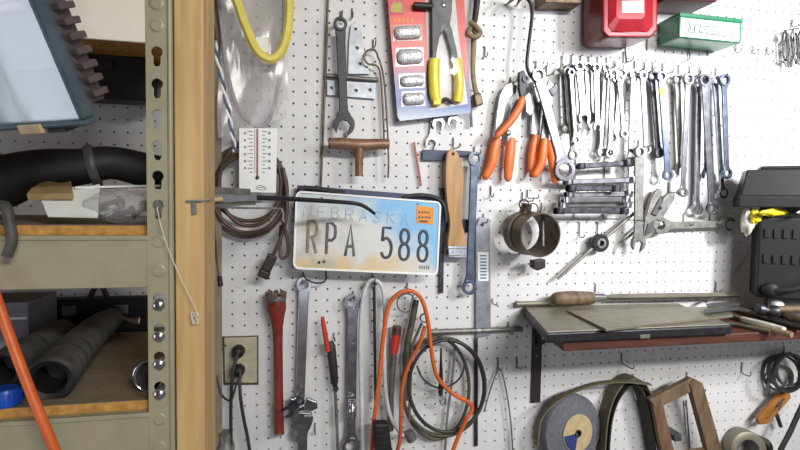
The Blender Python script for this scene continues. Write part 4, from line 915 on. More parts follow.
for i, (x, y, r) in enumerate(((524, 204.5, 5.0), (533, 209, 5.6))):
    t = T('split_ring', ['small wire ring at the top left of the band clamp, on the hook', 'small wire ring at the top of the band clamp, right of the other one'][i], 'ring', at(x, y+5, .06), 'rings on the band clamp')
    MB().tube(circ(at(x, y, .066), r*mpp(x, y, .066), 20), .0014, 6, True).build('ring_wire', 'darksteel', t, True)
hook(541, 203, 'empty peg hook right of the band clamp rings', drop=.018, reach=.02)
# ================================================================ tins at upper right
def vbox(poly, d0, d1, name, m, t, bev=.004): return MB().prism(pxs(poly, d1), d0, d1).build(name, m, t, bevel=bev)
t = T('red_tin', 'glossy red metal tin with a white sticker on its front', 'tin', at(630, 40, .05))
D1 = .092
vbox([(603, -40), (659, -40), (658, 30), (652, 37.5), (608, 37.5), (602.5, 32)], .012, D1, 'tin_body', 'redD', t, .006)
fr = [(607, -36), (654, -36), (655, 27), (650, 34), (611, 34), (606, 29)]; inn = [(615, -30), (646, -30), (646, 17), (643, 20), (618, 19.5), (615, 17)]
holed('front_rim', pxs([(604, -38), (658, -38), (657, 30), (651, 36.5), (609, 36.5), (603.5, 31)], D1+.006), [pxs([(609, -33), (652, -33), (652, 25), (647, 31), (613, 31), (608.5, 26)], D1+.006)], D1-.001, D1+.006, 'red', t, .0025)
a = pxs([(609, -33), (652, -33), (652, 25), (647, 31), (613, 31), (608.5, 26)], D1+.004); bq = pxs([(617, -25), (645, -25), (645, 16), (642, 19), (620, 19), (616.5, 16)], D1+.013)
b = MB().add(a+bq, [tuple(range(6, 12))]+[(i, (i+1) % 6, 6+(i+1) % 6, 6+i) for i in range(6)]); b.build('stepped_lid', 'red', t, bevel=.0025)
sk = MB().prism(pxs([(622, 1), (644, .5), (644, 13), (622, 12.5)], D1+.0138), D1+.0128, D1+.0138).build('sticker', 'paper', t)
b = MB()
for x0, x1, y in ((624, 632, 3), (635, 641, 4), (624, 630, 8), (633, 641, 9)): b.prism(pxs([(x0, y), (x1, y), (x1, y+1.6), (x0, y+1.6)], D1+.0142), D1+.0138, D1+.0141)
b.build('print', mat('pale_ink', '#b8c0cc', .6), sk)
t = T('green_tin', 'green tin box with a hand-lettered pale label, tilted down to the right', 'tin', at(700, 40, .04))
D1 = .076
O = at(679, 37.5, D1); E1 = at(741.5, 43.5, D1)
uX2 = (E1-O).normalized(); vZ2 = Vector((-uX2.z, 0, uX2.x)); LW = (E1-O).length; HH = (at(681, 12, D1)-O).length*.97
def gp(x, z, d=None):
    p = O+uX2*x+vZ2*z; return Vector((p.x, -(D1 if d is None else d), p.z))
def gpr(x0, x1, z0, z1, d0, d1): return MB().prism([gp(x0, z0), gp(x1, z0), gp(x1, z1), gp(x0, z1)], d0, d1)
gpr(0, LW, 0, HH, .006, D1).build('tin_body', 'green', t, bevel=.004)
gpr(-.001, LW+.001, HH-.010, HH+.0015, .004, D1+.0015).build('lid', 'green', t, bevel=.003)
lab = gpr(.003, LW-.008, .003, HH-.0115, D1, D1+.0006).build('label', 'cyanlabel', t, label='pale label with drawn letters')
# drawn letters on the label, seen in the photo as outlined block strokes
def gst(L):
    P = [gp(.003+x*(LW-.012), .003+z*(HH-.016), D1+.0007) for x, z in L]
    return MB().tube(P, .0014, 6, flat=(Vector((0, 1, 0)), .4)).build('pen_stroke', 'ink', lab, True)
for L in ([(.11, .86), (.15, .70), (.12, .28)], [(.12, .28), (.23, .28), (.24, .66), (.17, .7), (.16, .4)], [(.24, .3), (.22, .5), (.27, .82)],
          [(.31, .85), (.33, .65), (.31, .32)], [(.31, .32), (.47, .30), (.50, .70), (.34, .68)], [(.38, .5), (.43, .5)],
          [(.66, .72), (.54, .72), (.52, .5), (.62, .46), (.60, .28), (.50, .26)], [(.56, .60), (.62, .60)],
          [(.66, .25), (.68, .68), (.76, .28), (.80, .70)], [(.66, .25), (.78, .20)], [(.92, .66), (.84, .68), (.83, .25), (.93, .22)], [(.84, .46), (.91, .45)]):
    gst(L)
t = T('maroon_box', 'dark maroon box at the top edge of the photo, above the green tin', 'box', at(675, 2, .03))
vbox([(665, -30), (720, -30), (718, 1.5), (666, -.5)], .004, .09, 'box_body', 'maroon', t, .004)
vbox([(664, -33), (721, -33), (721, -24), (664, -24)], .003, .092, 'lid', 'maroon', t, .002)
# shelf arms of bent rod under the tins
def arm(L, label):
    t = T('shelf_arm', label, 'bracket', at(*L[-1])); MB().tube(spl(pts(L), 4), .0016, 7).build('rod', 'dull', t, True)
arm([(627, 62, .003), (626, 44, .004), (632, 36, .03), (654, 33, .07)], 'bent wire arm under the right side of the red tin')
arm([(647, 49, .003), (648, 38, .006), (656, 35.5, .03), (676, 34, .07)], 'bent wire arm under the left end of the green tin')
arm([(708, 54, .003), (708, 47, .006), (716, 44, .03), (738, 41.5, .07)], 'bent wire arm under the right end of the green tin')
arm([(688, 45, .003), (690, 58, .006), (687, 60, .012)], 'small bent wire hook below the middle of the green tin')
for i, (x, y, w) in enumerate(((735, 45, 'right after the green tin'), (752, 46, 'second to the right of the green tin'), (766, 47, 'third to the right of the green tin'))):
    hook(x, y, 'empty peg hook, '+w, drop=.022, reach=.02)
t = T('clip_bunch', 'bunch of shiny dark metal clips hanging at the right edge, level with the green tin', 'clips', at(792, 62, .02))
for k in range(7):
    x = 785+k*2.6; y = 35+(k % 3)*3
    P = [(x, y-5, .02+.004*(k % 2)), (x-2.4, y+4, .022), (x-2+k % 3, y+18, .024), (x+1.2, y+26-2*(k % 2), .024), (x+2.6, y+12, .026), (x+1.4, y, .026)]
    MB().tube(spl(pts(P), 4, True), .0021, 6, True).build('clip', 'dull' if k % 2 else 'darksteel', t, True)
MB().tube(spl(pts([(780, 34, .03), (788, 30, .03), (800, 28, .03)]), 4), .0018, 6).build('clip_wire', 'dull', t, True)
hook(791, 20, 'peg hook holding the bunch of shiny clips at the right edge', reach=.04)
# ================================================================ hanging row of wrenches
row = [  # top, bottom, d, radii, ends, metal, w, label
 ((563, 70.5), (565, 129), .012, 4.6, 5.0, 'r', 'r', 'dull', 5.2, 'dark-topped ring wrench, first in the hanging row'),
 ((566, 72), (572, 155), .026, 4.2, 5.2, 'r', 'r', 'dull', 4.6, 'long thin ring wrench at the left end of the row, its ring hanging lowest there'),
 ((571, 70.5), (573.5, 128), .004, 4.8, 5.6, 'r', 'h', 'darksteel', 5.2, 'dark ratchet wrench with a geared head, second in the hanging row'),
 ((570, 73), (574.5, 140), .036, 3.6, 4.2, 'r', 'r', 'steel', 4.2, 'small ring wrench whose ring peeps out below the geared head of the row'),
 ((578, 67), (583, 118), .020, 5.0, 6.4, 'b', 'o', 'steel', 7.0, 'combination wrench with a dark ring top, third along the hanging row'),
 ((586.5, 67.5), (588, 118), .010, 4.6, 5.8, 'b', 'o', 'steel', 6.2, 'shorter combination wrench with its open jaw just right of the third wrench'),
 ((595, 68.5), (596.5, 127), .022, 4.4, 5.0, 'b', 'o', 'chrome', 5.4, 'bright combination wrench, fifth along the hanging row with a black ring hole'),
 ((605, 68.5), (600, 152), .012, 4.2, 4.6, 'b', 'r', 'chrome', 4.8, 'bright ring wrench leaning slightly left, sixth along the hanging row'),
 ((612, 74), (608.5, 153), .024, 4.8, 4.8, 'r', 'r', 'chrome', 5.0, 'white-bright ring wrench, next right of the sixth wrench of the row'),
 ((620.5, 74), (612, 152), .008, 4.6, 5.0, 'r', 'h', 'steel', 5.2, 'ring wrench with a dark edge slanting down to the left, mid row'),
 ((618, 79), (622.5, 134), .034, 3.8, 4.2, 'r', 'r', 'chrome', 4.2, 'short slim ring wrench in front of the slanting wrench, mid row'),
 ((632.5, 75), (629, 162), .016, 5.2, 5.0, 'b', 'b', 'chrome', 5.2, 'long bright ring wrench whose lower ring touches the stacked wrenches'),
 ((641.5, 76), (645, 150), .026, 4.4, 4.6, 'r', 'b', 'chrome', 5.0, 'bright ring wrench hanging alone with a small round lower ring, mid row'),
 ((651, 77), (657.5, 153), .012, 4.8, 5.4, 'r', 'h', 'darksteel', 5.0, 'dark-edged wrench with a black round lower head'),
 ((660, 77), (666.5, 175), .026, 5.2, 5.6, 'b', 'b', 'bluesteel', 6.2, 'long blue-grey ring wrench with a dab of orange near its top'),
 ((676, 79.5), (680, 170), .012, 4.8, 6.2, 'r', 'o', 'dull', 5.6, 'dull wrench ending in an open jaw above the small low ring'),
 ((687, 79.5), (681.5, 192.5), .028, 5.6, 4.9, 'b', 'b', 'chrome', 5.0, 'long slender ring wrench ending in a small low ring, left of the four longest'),
 ((698, 80), (695.5, 209), .012, 5.0, 5.8, 'r', 'b', 'chrome', 5.6, 'very long white-bright ring wrench behind the dark low ring'),
 ((703, 80.5), (710.5, 208.5), .030, 6.2, 6.0, 'b', 'b', 'steel', 6.2, 'longest ring wrench of the row, its dark ring hanging lowest'),
 ((706, 82), (706, 174), .020, 4.2, 5.6, 'r', 'o', 'bluesteel', 6.0, 'mid-length grey wrench behind the longest ring wrench'),
 ((714, 81), (721, 193), .016, 5.0, 5.4, 'r', 'b', 'chrome', 5.2, 'long bright ring wrench with its ring above right of the lowest dark ring'),
 ((723, 80.5), (725.5, 173.5), .030, 6.2, 5.4, 'b', 'b', 'bluesteel', 5.4, 'rightmost ring wrench of the hanging row'),
]
GRP = 'wrenches hanging in the upper right row'
for a, b, d, ra, rb, ka, kb, m, w, lb in row:
    o = spanner(a, b, d, ra, rb, ka, kb, {'chrome': 'satin', 'steel': 'greysteel'}.get(m, m), lb, w, GRP, th=.007)
    if 'dab of orange' in lb:
        MB().prism(pxs([(658.8, 88), (663.5, 88), (664.5, 95), (660, 95)], d+.0085), d+.0055, d+.0085).build('paint_dab', 'sticker', o, bevel=.0004)
ORD = 'first second third fourth fifth sixth seventh eighth ninth tenth eleventh twelfth thirteenth fourteenth fifteenth sixteenth'.split()
for i, (x, y) in enumerate(((562.5, 56), (572, 55.5), (581, 56), (589, 57), (598, 57.5), (607, 58), (614.5, 61), (624, 52), (635, 61), (644.5, 62), (653, 62.5), (663, 63.5), (679, 65), (690, 66), (700, 67), (716, 68.5))):
    hook(x-1, y, 'wire peg hook above the hanging wrench row, %s from its left end' % ORD[i], 'hooks carrying the wrench row', drop=.030, reach=.040)
# ---------------------------------------------------------------- wrenches stacked crosswise
stack = [((576, 166.5), (630, 163), .044, 'darksteel', 'o', 'b', 'dark wrench lying crosswise, topmost of the horizontal stack'),
         ((564, 182), (636, 180), .030, 'steel', 'o', 'b', 'horizontal wrench whose ring sticks out at the right of the stack, second from the top'),
         ((567, 188.5), (619, 188.5), .044, 'darksteel', 'o', 'o', 'short dark horizontal wrench, third from the top of the stack'),
         ((565, 195), (631, 194), .028, 'steel', 'o', 'b', 'grey horizontal wrench in the middle of the stack, fourth from the top'),
         ((562, 200), (629, 199.5), .046, 'chrome', 'o', 'b', 'brightest horizontal wrench of the stack, above the two lowest'),
         ((559, 205), (630, 204.5), .034, 'chrome', 'o', 'b', 'bright horizontal wrench, second from the bottom of the stack'),
         ((555, 211), (627, 211), .046, 'darksteel', 'o', 'o', 'dark horizontal wrench, lowest of the stack')]
for a, b, d, m, ka, kb, lb in stack:
    A, Bp = at(*a, d), at(*b, d); L = Bp-A; X = L.normalized(); L = L.length; Z = Vector((-X.z, 0, X.x)); Yv = Vector((0, -1, 0))
    t = T('wrench', lb, 'wrench', A, 'wrenches stacked crosswise')
    mid = (A+Bp)/2
    # on edge: the wide side lies level, pointing out from the wall
    def onedge(P, th):  # polygon in (along, out)
        n = len(P); vs = [A+X*u+Yv*w-Z*th/2 for u, w in P]+[A+X*u+Yv*w+Z*th/2 for u, w in P]
        return MB().add(vs, [tuple(range(n)), tuple(range(n, 2*n))]+[(i, (i+1) % n, n+(i+1) % n, n+i) for i in range(n)])
    w0 = .0065
    onedge([(.012, -w0*.8), (.03, -w0*.6), (L-.03, -w0*.6), (L-.012, -w0*.8), (L-.012, w0*.8), (L-.03, w0*.6), (.03, w0*.6), (.012, w0*.8)], .0125).build('shank', m, t, bevel=.002)
    def cpoly(u0, r, sg):
        P = []
        for q in range(19):
            g = .62+(2*PI-1.24)*q/18; P.append((u0-sg*r*math.cos(g)*1.05, r*math.sin(g)))
        return P+[(u0-sg*(-.15*r), -r*.5), (u0-sg*(-.15*r), r*.5)]
    for u0, k, sg in ((.010, ka, 1), (L-.010, kb, -1)):
        if k == 'o': onedge(cpoly(u0, .0125, sg), .0150).build('open_jaw', m, t, bevel=.0018)
        else:
            c = A+X*u0; MB().lathe([(.0065, -.008), (.0118, -.008), (.0128, 0), (.0118, .008), (.0065, .008)], c, Z, 24, True).build('box_end', m, t, True)
for x, y, lb in ((575, 158, 'left peg hook carrying the stacked wrenches'), (604, 158, 'middle peg hook carrying the stacked wrenches'), (628, 160, 'right peg hook carrying the stacked wrenches')):
    hook(x, y, lb, 'hooks carrying the stacked wrenches', drop=.150, reach=.07)
hook(579, 222.5, 'empty peg hook just below the wrench stack, left one', drop=.036, reach=.025); hook(597, 222, 'empty peg hook just below the wrench stack, right one', drop=.032, reach=.02)
# die stock
t = T('die_stock', 'steel die stock with a round black head, slanting below the stacked wrenches', 'die stock', at(560, 279, .02))
MB().tube(pts([(557.5, 279, .022), (592, 248.5, .022)]), [.0035, .0042], 10).build('handle', 'dull', t, True)
MB().tube(pts([(606, 237, .022), (634, 213.5, .022)]), [.0042, .0035], 10).build('handle', 'dull', t, True)
MB().lathe([(.0065, -.007), (.021, -.007), (.0225, -.004), (.0225, .004), (.021, .008), (.014, .008), (.0125, .005), (.0065, .005)], at(599.5, 243, .022), (0, -1, 0), 28, True).build('round_head', 'blacksteel', t, True)
MB().lathe([(.0125, .005), (.0125, .0095), (.007, .0095), (.007, .005)], at(599.5, 243, .022), (0, -1, 0), 22, True).build('die', 'dull', t, True)
# tools right of it
spanner((638, 152), (637, 243), .036, 5.6, 7.8, 'b', 'o', 'dull', 'grey combination wrench hanging vertically with its open jaw down, right of the stacked wrenches', 9.5, th=.008)
hook(638, 140, 'peg hook holding the vertical grey combination wrench', drop=.020, reach=.05)
t = T('gear_puller', 'grey notched metal tool slanting down, right of the vertical grey wrench', 'tool', at(645, 238, .02))
d = .014
MB().prism(pxs([(643, 240), (645, 222), (651, 200), (656, 191), (661, 188), (663, 193), (659, 200), (661, 203), (668, 194), (675, 192), (675, 199), (668, 210), (659, 226), (650, 238)], d+.012), d, d+.012).build('tool_body', 'dull', t, bevel=.002)
MB().prism(pxs([(652, 214), (660, 198), (664, 200), (657, 216)], d+.016), d+.010, d+.016).build('upper_plate', 'darkgrey', t, bevel=.001)
MB().prism(pxs([(645, 236), (648, 224), (655, 220), (653, 232)], d+.015), d+.010, d+.015).build('lower_plate', 'darkgrey', t, bevel=.001)
MB().tube(pts([(624, 241, .02), (634, 232, .02), (646, 221, .02)]), .003, 8).build('rod', 'dull', t, True)
screw(660, 208, d+.016, .0045, t, 'darksteel')
hook(668, 183, 'peg hook holding the grey notched tool', drop=.024, reach=.035)
spanner((660, 225.5), (727, 224), .020, 8.2, 7.2, 'o', 'o', 'dull', 'long double open-ended wrench lying level, left of the black case', 7, th=.008)
hook(683, 214, 'peg hook under the left part of the level open-ended wrench', drop=.028, reach=.035); hook(709, 214, 'peg hook under the right part of the level open-ended wrench', drop=.027, reach=.035)
# ================================================================ shelf on brackets
SB0, SB1 = .001, .225
BT = at(523, 306, 0).z                           # worn top of the black bar
zs = at(547, 343.5, SB1+.010).z                       # top of the red board
xa = at(563, 345, SB1).x
XR = 1.62
zb = at(566, 351.5, SB1).z
sh = T('wall_shelf', 'red-brown wooden wall shelf on iron brackets below the tools at right', 'shelf', (1.1, -.06, zb))
xb0 = at(534, 342, .004).x
def brk(x):
    w = .0125
    MB().span(x-w, x+w, -.006, -.0008, at(540, 402, .003).z, zs-.001).build('bracket_leg', 'blackbrown', sh, bevel=.001)
    MB().span(x-w*.8, x+w*.8, -SB1+.03, -.006, zs-.005, zs-.0005).build('bracket_arm', 'blackbrown', sh, bevel=.001)
    P = [Vector((x, -.006, zs-.072)), Vector((x, -.02, zs-.066)), Vector((x, -.06, zs-.042)), Vector((x, -.10, zs-.016)), Vector((x, -.13, zs-.0055))]
    MB().tube(spl(P, 5), .0052, 8).build('bracket_brace', 'blackbrown', sh, True)
    for z in (.1, .03): MB().lathe([(.0035, 0), (.003, .0014), (0, .002)], Vector((x, -.006, zs-z)), (0, -1, 0), 10).build('screw', 'dull', sh, True)
brk(xb0+.008)
brk(at(790, 345, .004).x+.16)
t = T('steel_bar', 'heavy black steel bar with a grey worn top along the front left of the shelf', 'bar', at(630, 343, .06))
DB = .236
fl_ = at(547, 332, DB).x; fr_ = at(732, 322, DB).x; bl_ = at(523, 306, .003).x+.001
def planp(P, z0, z1):
    n = len(P); vs = [Vector((x, -d, z0)) for x, d in P]+[Vector((x, -d, z1)) for x, d in P]
    return MB().add(vs, [tuple(range(n)), tuple(range(n, 2*n))]+[(i, (i+1) % n, n+(i+1) % n, n+i) for i in range(n)])
planp([(bl_, .003), (fl_, DB), (fr_, DB), (fr_+.055, .02)], zs+.0004, BT-.003).build('bar_body', 'blacksteel', t, bevel=.003)
planp([(bl_+.001, .004), (fl_+.001, DB-.002), (fr_-.002, DB-.002), (fr_+.052, .022)], BT-.003, BT).build('top_face', 'sheet', t, bevel=.0015)
MB().span(at(640, 335, DB).x, at(650, 335, DB).x, -DB-.0012, -DB+.001, BT-.022, BT-.014).build('badge', 'dull', t, bevel=.0004)
planp([(bl_+.016, .001), (xa, SB1), (XR, SB1), (XR, .001)], zb, zs).build('board', 'redwood', sh, bevel=.003)
zt = BT+.0004
def onz(px, py, z):
    v = FW+RT*((px-400)/F)+UP*((225-py)/F); k = (z-CAM.z)/v.z; p = CAM+v*k
    if p.y > -.012:
        q = at(px, py, .014); p = Vector((q.x, q.y, z))
    return p
def lay(poly, z, th, name, m, t, bev=.0005):
    P = [onz(x, y, z+th) for x, y in poly]; n = len(P)
    vs = [Vector((p.x, p.y, z)) for p in P]+[Vector((p.x, p.y, z+th)) for p in P]
    return MB().add(vs, [tuple(range(n)), tuple(range(n, 2*n))]+[(i, (i+1) % n, n+(i+1) % n, n+i) for i in range(n)]).build(name, m, t, bevel=bev)
t = T('sheet_plate', 'flat grey-brown metal sheet lying on the black steel bar', 'plate', onz(640, 320, zt))
lay([(567, 310), (728, 306), (733, 315), (606, 329)], zt, .005, 'sheet_body', 'sheet', t)
t = T('hand_file', 'long file with a brown wooden handle lying at the back of the grey sheet', 'file', at(620, 305, .02)*1)
def back(px, py, d, z): p = at(px, py, d); p.z = z; return p
zc = zt+.0055
A, Bp, C_, Dd = back(553, 304, .036, zc+.017), back(592, 303.5, .030, zc+.017), back(605, 303, .029, zc+.0165), back(738, 301, .03, zc+.012)
MB().tube(spl([A, A+(Bp-A)*.12, A+(Bp-A)*.5, Bp], 4), [.0115, .0160, .0172, .0135], 14).build('handle', 'oldwood', t, True)
MB().tube([Bp-(C_-Bp)*.1, Bp+(C_-Bp)*.9], [.0122, .0100], 14).build('ferrule', 'chrome', t, True)
MB().tube([C_-(C_-Bp)*.2, C_+(Dd-C_)*.06, C_+(Dd-C_)*.5, Dd], [.006, .0125, .0135, .0095], 4, flat=(Vector((0, 0, 1)), .6)).build('blade', 'sheet', t)
t = T('rod', 'short grey rod sticking out past the left end of the shelf behind the file handle', 'rod', back(530, 304, .02, zt))
MB().tube([back(516, 303.5, .012, zt+.0078), back(521, 303.5, .012, zt+.0078), back(549, 302.5, .012, zt+.0078)], [.0075, .006, .0055], 12).build('rod_body', 'sheet', t, True)
for i, (poly, lb) in enumerate((([(706, 303.5), (738, 301.5), (740, 304), (708, 306.5)], 'upper of two thin dark blades lying at the right end of the grey sheet'), ([(704, 309.5), (738, 306), (739, 308.5), (706, 312.5)], 'lower of two thin dark blades lying at the right end of the grey sheet'))):
    t = T('blade', lb, 'blade', onz(poly[0][0], poly[0][1], zt+.005), 'blades on the shelf')
    lay(poly, zt+.0055+.0032*i, .003, 'blade_body', 'darkgrey', t)
bar(at(705, 302, .04), at(718, 295, .03), .006, .004, 'scraper', 'darkgrey', None); tag(bpy.data.objects['scraper'], 'short dark scraper blade leaning up behind the two thin blades', 'scraper')
zq = zs+.0006
def lyingtool(L, r, m, name, label, cat, z=zq, mm='dull'):
    P = [onz(x, y, z+r[0]) for x, y in L]
    t = T(name, label, cat, P[0])
    MB().tube(spl(P[:2], 3), [r[0], r[0]*.8], 10).build('head', mm, t, True)
    MB().tube(spl(P[1:], 5), r[1:], 10).build('handle', m, t, True)
    return t
lyingtool([(731, 316), (742, 319), (764, 325), (784, 330)], [.006, .006, .0085, .007], 'tape', 'hand_tool', 'hand tool with a cream handle lying slanted at the front right of the shelf', 'tool')
lyingtool([(742, 322), (756, 326), (775, 331), (792, 335)], [.005, .005, .007, .006], 'strap', 'hand_tool', 'hand tool with a tan handle lying along the shelf edge, front of the cream-handled one', 'tool')
lyingtool([(738, 309), (752, 313), (776, 321), (806, 329)], [.008, .007, .008, .007], 'blackbrown', 'hand_tool', 'hand tool with a dark handle lying behind the cream-handled one', 'tool')
lyingtool([(770, 309), (782, 313), (798, 319), (818, 325)], [.008, .009, .011, .010], 'strap', 'hand_tool', 'hand tool with a thick tan handle at the right edge of the shelf', 'tool')
lyingtool([(726, 323), (738, 325), (756, 328.5), (770, 331)], [.005, .0045, .005, .0045], 'olive', 'hand_tool', 'thin olive-handled tool lying along the front edge right of the steel bar', 'tool')
t = T('hammer_head', 'dark round hammer head among the hand tools on the shelf', 'hammer', onz(765, 316, zq))
q = onz(757, 309, zq+.030); q.z = zq+.030
MB().lathe([(.010, 0), (.0145, .002), (.0145, .012), (.009, .016), (.009, .026), (.0135, .03), (.0135, .042), (.010, .044)], q, (1, -.35, -.1), 18).build('head', 'darksteel', t, True)
MB().tube([q+Vector((.022, -.006, 0)), q+Vector((.10, -.03, .004))], [.007, .009], 10).build('handle', 'oldwood', t, True)
t = T('white_knob', 'round white knob on the shelf in front of the black machine', 'knob', onz(777, 308, zq))
q = onz(777, 305, zq+.030); q.z = zq+.030
MB().lathe([(.0, .015), (.008, .0135), (.0135, .008), (.0155, 0), (.0135, -.007), (.007, -.011), (.007, -.028), (.012, -.030), (0, -.030)], q, (.1, -.2, 1), 20).build('knob_body', 'white', t, True)
# black machine with a lid, standing at an angle
t = T('workshop_machine', 'black ribbed machine with an overhanging lid at the right edge, above the shelf', 'machine', at(790, 300, .08))
Db = .10
th_ = math.radians(38); mX = Vector((math.cos(th_), -math.sin(th_), 0)); mY = Vector((math.sin(th_), math.cos(th_), 0))
O_ = at(757.5, 250, Db)
def mp_(x, y, z): p = O_+mX*x+mY*y; return Vector((p.x, p.y, z))
def mbox(x0, x1, y0, y1, z0, z1): return MB().box(mp_((x0+x1)/2, (y0+y1)/2, (z0+z1)/2), ((x1-x0)/2, (y1-y0)/2, (z1-z0)/2), mX, mY)
zl0 = at(741, 207, Db+.01).z; zl1 = at(755, 169.5, Db).z; zb1 = at(760, 217, Db).z; zb0 = at(765, 297, Db).z
vs = []
for (x0, x1, y0, y1, z) in ((-.046, .21, -.022, .075, zl0), (-.046, .21, -.022, .075, zl0+.026), (-.041, .205, -.018, .071, zl0+.029), (-.030, .195, -.008, .062, zl1)):
    vs += [mp_(x0, y0, z), mp_(x1, y0, z), mp_(x1, y1, z), mp_(x0, y1, z)]
fs = [(3, 2, 1, 0), (12, 13, 14, 15)]+[(l*4+i, l*4+(i+1) % 4, l*4+4+(i+1) % 4, l*4+4+i) for l in range(3) for i in range(4)]
MB().add(vs, fs).build('lid', 'machine', t, bevel=.003)
mbox(.0, .18, .0, .055, zl1-.001, zl1+.009).build('lid_step', 'machine', t, bevel=.004)
mbox(0, .19, 0, .09, zb0, zb1).build('body', 'machine', t, bevel=.005)
mbox(.012, .18, .012, .07, zb1-.001, zl0+.001).build('neck', 'blackrub', t)
for z in [at(775, y, Db).z for y in (233, 258)]:
    for k in range(9):
        x = .012+k*.0185
        mbox(x, x+.010, -.0035, .001, z-.011, z+.011).build('vent_rib', 'blackrub', t, bevel=.001)
mbox(.03, .16, .02, .07, zs+.001, zb0+.001).build('foot', 'darkgrey', t)
q = mp_(.028, -.004, at(770, 288, Db).z); MB().lathe([(.014, -.010), (.017, -.006), (.017, .008), (.013, .012), (0, .0125)], q, -mY, 20).build('knob', 'blackrub', t, True)
MB().tube(spl([q-mY*.004, mp_(.06, -.02, q.z+.004), mp_(.10, -.022, q.z+.022), mp_(.16, -.02, q.z+.045)], 5), .006, 10).build('lead', 'blackcord', t, True)
# yellow rag under the lid
t = T('cleaning_rag', 'crumpled yellow and white rag tucked under the lid of the black case', 'rag', at(750, 240, .10))
def blob(c, r, m, name, seed, n=14, k=9):
    rr = random.Random(seed); ph = [rr.uniform(0, 6) for _ in range(6)]; vs = []
    for j in range(k+1):
        for i in range(n):
            a = 2*PI*i/n; p = PI*j/k; w = 1+.16*math.sin(3*a+ph[0]+2*p)+.13*math.sin(5*a+ph[1])*math.sin(4*p+ph[2])+.08*math.sin(9*a+7*p+ph[3])
            vs.append(Vector(c)+Vector((r[0]*math.sin(p)*math.cos(a)*w, r[1]*math.sin(p)*math.sin(a)*w, r[2]*math.cos(p)*w)))
    fs = [(j*n+i, j*n+(i+1) % n, (j+1)*n+(i+1) % n, (j+1)*n+i) for j in range(k) for i in range(n)]
    return MB().add(vs, fs).build(name, m, t, True)
zy = (zl0+zb1)/2
q = mp_(.028, -.006, zy)
blob(q, (.040, .010, .0085), 'yellowgrip', 'yellow_cloth', 1, 20)
blob(mp_(-.008, -.004, zy-.010), (.015, .009, .016), 'yellowgrip', 'yellow_fold', 2)
blob(mp_(-.022, .004, zy-.022), (.015, .014, .030), 'tape', 'white_cloth', 3)
blob(mp_(.078, -.020, zy+.001), (.012, .006, .004), 'white', 'white_tip', 4)
cable([(734, 273, .01), (742, 262, .012), (748, 252, .014), (750, 244, .016)], .9, 'bent_wire', 'galv'); tag(bpy.data.objects['bent_wire'], 'thin bent wire on the wall left of the black case', 'wire')
hook(715, 282, 'empty peg hook above the right end of the shelf', drop=.024, reach=.02); hook(595, 284, 'empty peg hook above the left half of the shelf', drop=.024, reach=.015)
# ================================================================ things hanging under the shelf
hook(621, 353, 'empty peg hook directly under the shelf, left part', drop=.026, reach=.05); hook(741, 362, 'empty peg hook under the shelf, left of the coiled bands', drop=.030, reach=.03)
t = T('grinding_wheel', 'dark grey abrasive wheel with a tan centre label, under the shelf', 'grinding wheel', at(567, 468, .03))
c = at(566, 428, .012); ax = Vector((.22, -1, .08)).normalized(); R_ = 36*mpp(566, 428, .03)
MB().lathe([(R_*.3, 0), (R_*.97, 0), (R_, .003), (R_, .022), (R_*.96, .027), (R_*.62, .029), (R_*.55, .032), (R_*.2, .032), (R_*.2, 0)], c, ax, 48).build('wheel_body', 'wheel', t, True)
MB().lathe([(.009, .0325), (R_*.52, .0325), (R_*.52, .0335), (.009, .0335)], c+Vector((.006, 0, -.002)), ax, 36, True).build('label', 'tan', t, True)
MB().lathe([(.0088, .030), (.0088, .036), (.006, .036), (.006, .030)], c+Vector((.006, 0, -.002)), ax, 16, True).build('bush', 'blackbrown', t, True)
u = Vector((0, 0, 1)); u = (u-ax*u.dot(ax)).normalized(); w = ax.cross(u)
cc = c+Vector((.006, 0, -.002))+ax*.0337; P = [cc]+[cc+(u*math.cos(g)+w*math.sin(g))*R_*.5 for g in [PI*.5*(-1 if w.x > 0 else 1)+k*(PI*.42/6)*(-1 if w.x > 0 else 1) for k in range(7)]]
o = MB().add(P+[p+ax*.0004 for p in P], [tuple(range(8)), tuple(range(8, 16))]+[(i, (i+1) % 8, 8+(i+1) % 8, 8+i) for i in range(8)]); o.build('blue_print', 'navy', t)
hook(566, 408, 'peg hook carrying the grey abrasive wheel', drop=.05, reach=.05)
P = pts([(531, 440, .03), (534, 415, .03), (545, 400, .03), (560, 390, .03), (580, 382, .03), (600, 378, .03), (622, 377.5, .03), (642, 380, .03)])
tag(MB().ribbon(spl(P, 6), .0035, .050, .066).build('sanding_belt', 'olive', None), 'narrow olive strip arching over the grey abrasive wheel', 'belt')
t = T('sanding_belt', 'wide dark sanding belt hanging as an upside-down U beside the abrasive wheel', 'belt', at(635, 455, .03))
P = pts([(604, 478, .03), (606, 440, .03), (609, 415, .03), (616, 396, .03), (627, 384, .03), (636, 385, .03), (641, 395, .03), (647, 420, .03), (652, 450, .03), (655, 480, .03)])
P2 = spl(P, 6)
MB().ribbon(P2, .0035, .008, .046).build('belt_loop', 'darkbelt', t)
Pz = pts([(600.5, 478, .03), (602, 440, .03), (605, 414, .03), (612, 393, .03), (625, 378, .03), (639, 380, .03), (649, 396, .03), (656, 420, .03), (663, 450, .03), (668, 480, .03)])
MB().ribbon(spl(Pz, 6), .0035, .008, .046).build('belt_loop', 'olive', t)
hook(632, 374, 'peg hook carrying the wide dark sanding belt', drop=.02, reach=.06)
t = T('wooden_square', 'small tilted frame of brown wooden bars hanging under the shelf', 'frame', at(690, 452, .02))
d = .049
MB().prism(pxs([(650, 400), (692, 378), (697, 380), (699, 388), (692, 392), (657, 409)], d+.016), d, d+.016).build('top_bar', 'oldwood', t, bevel=.002)
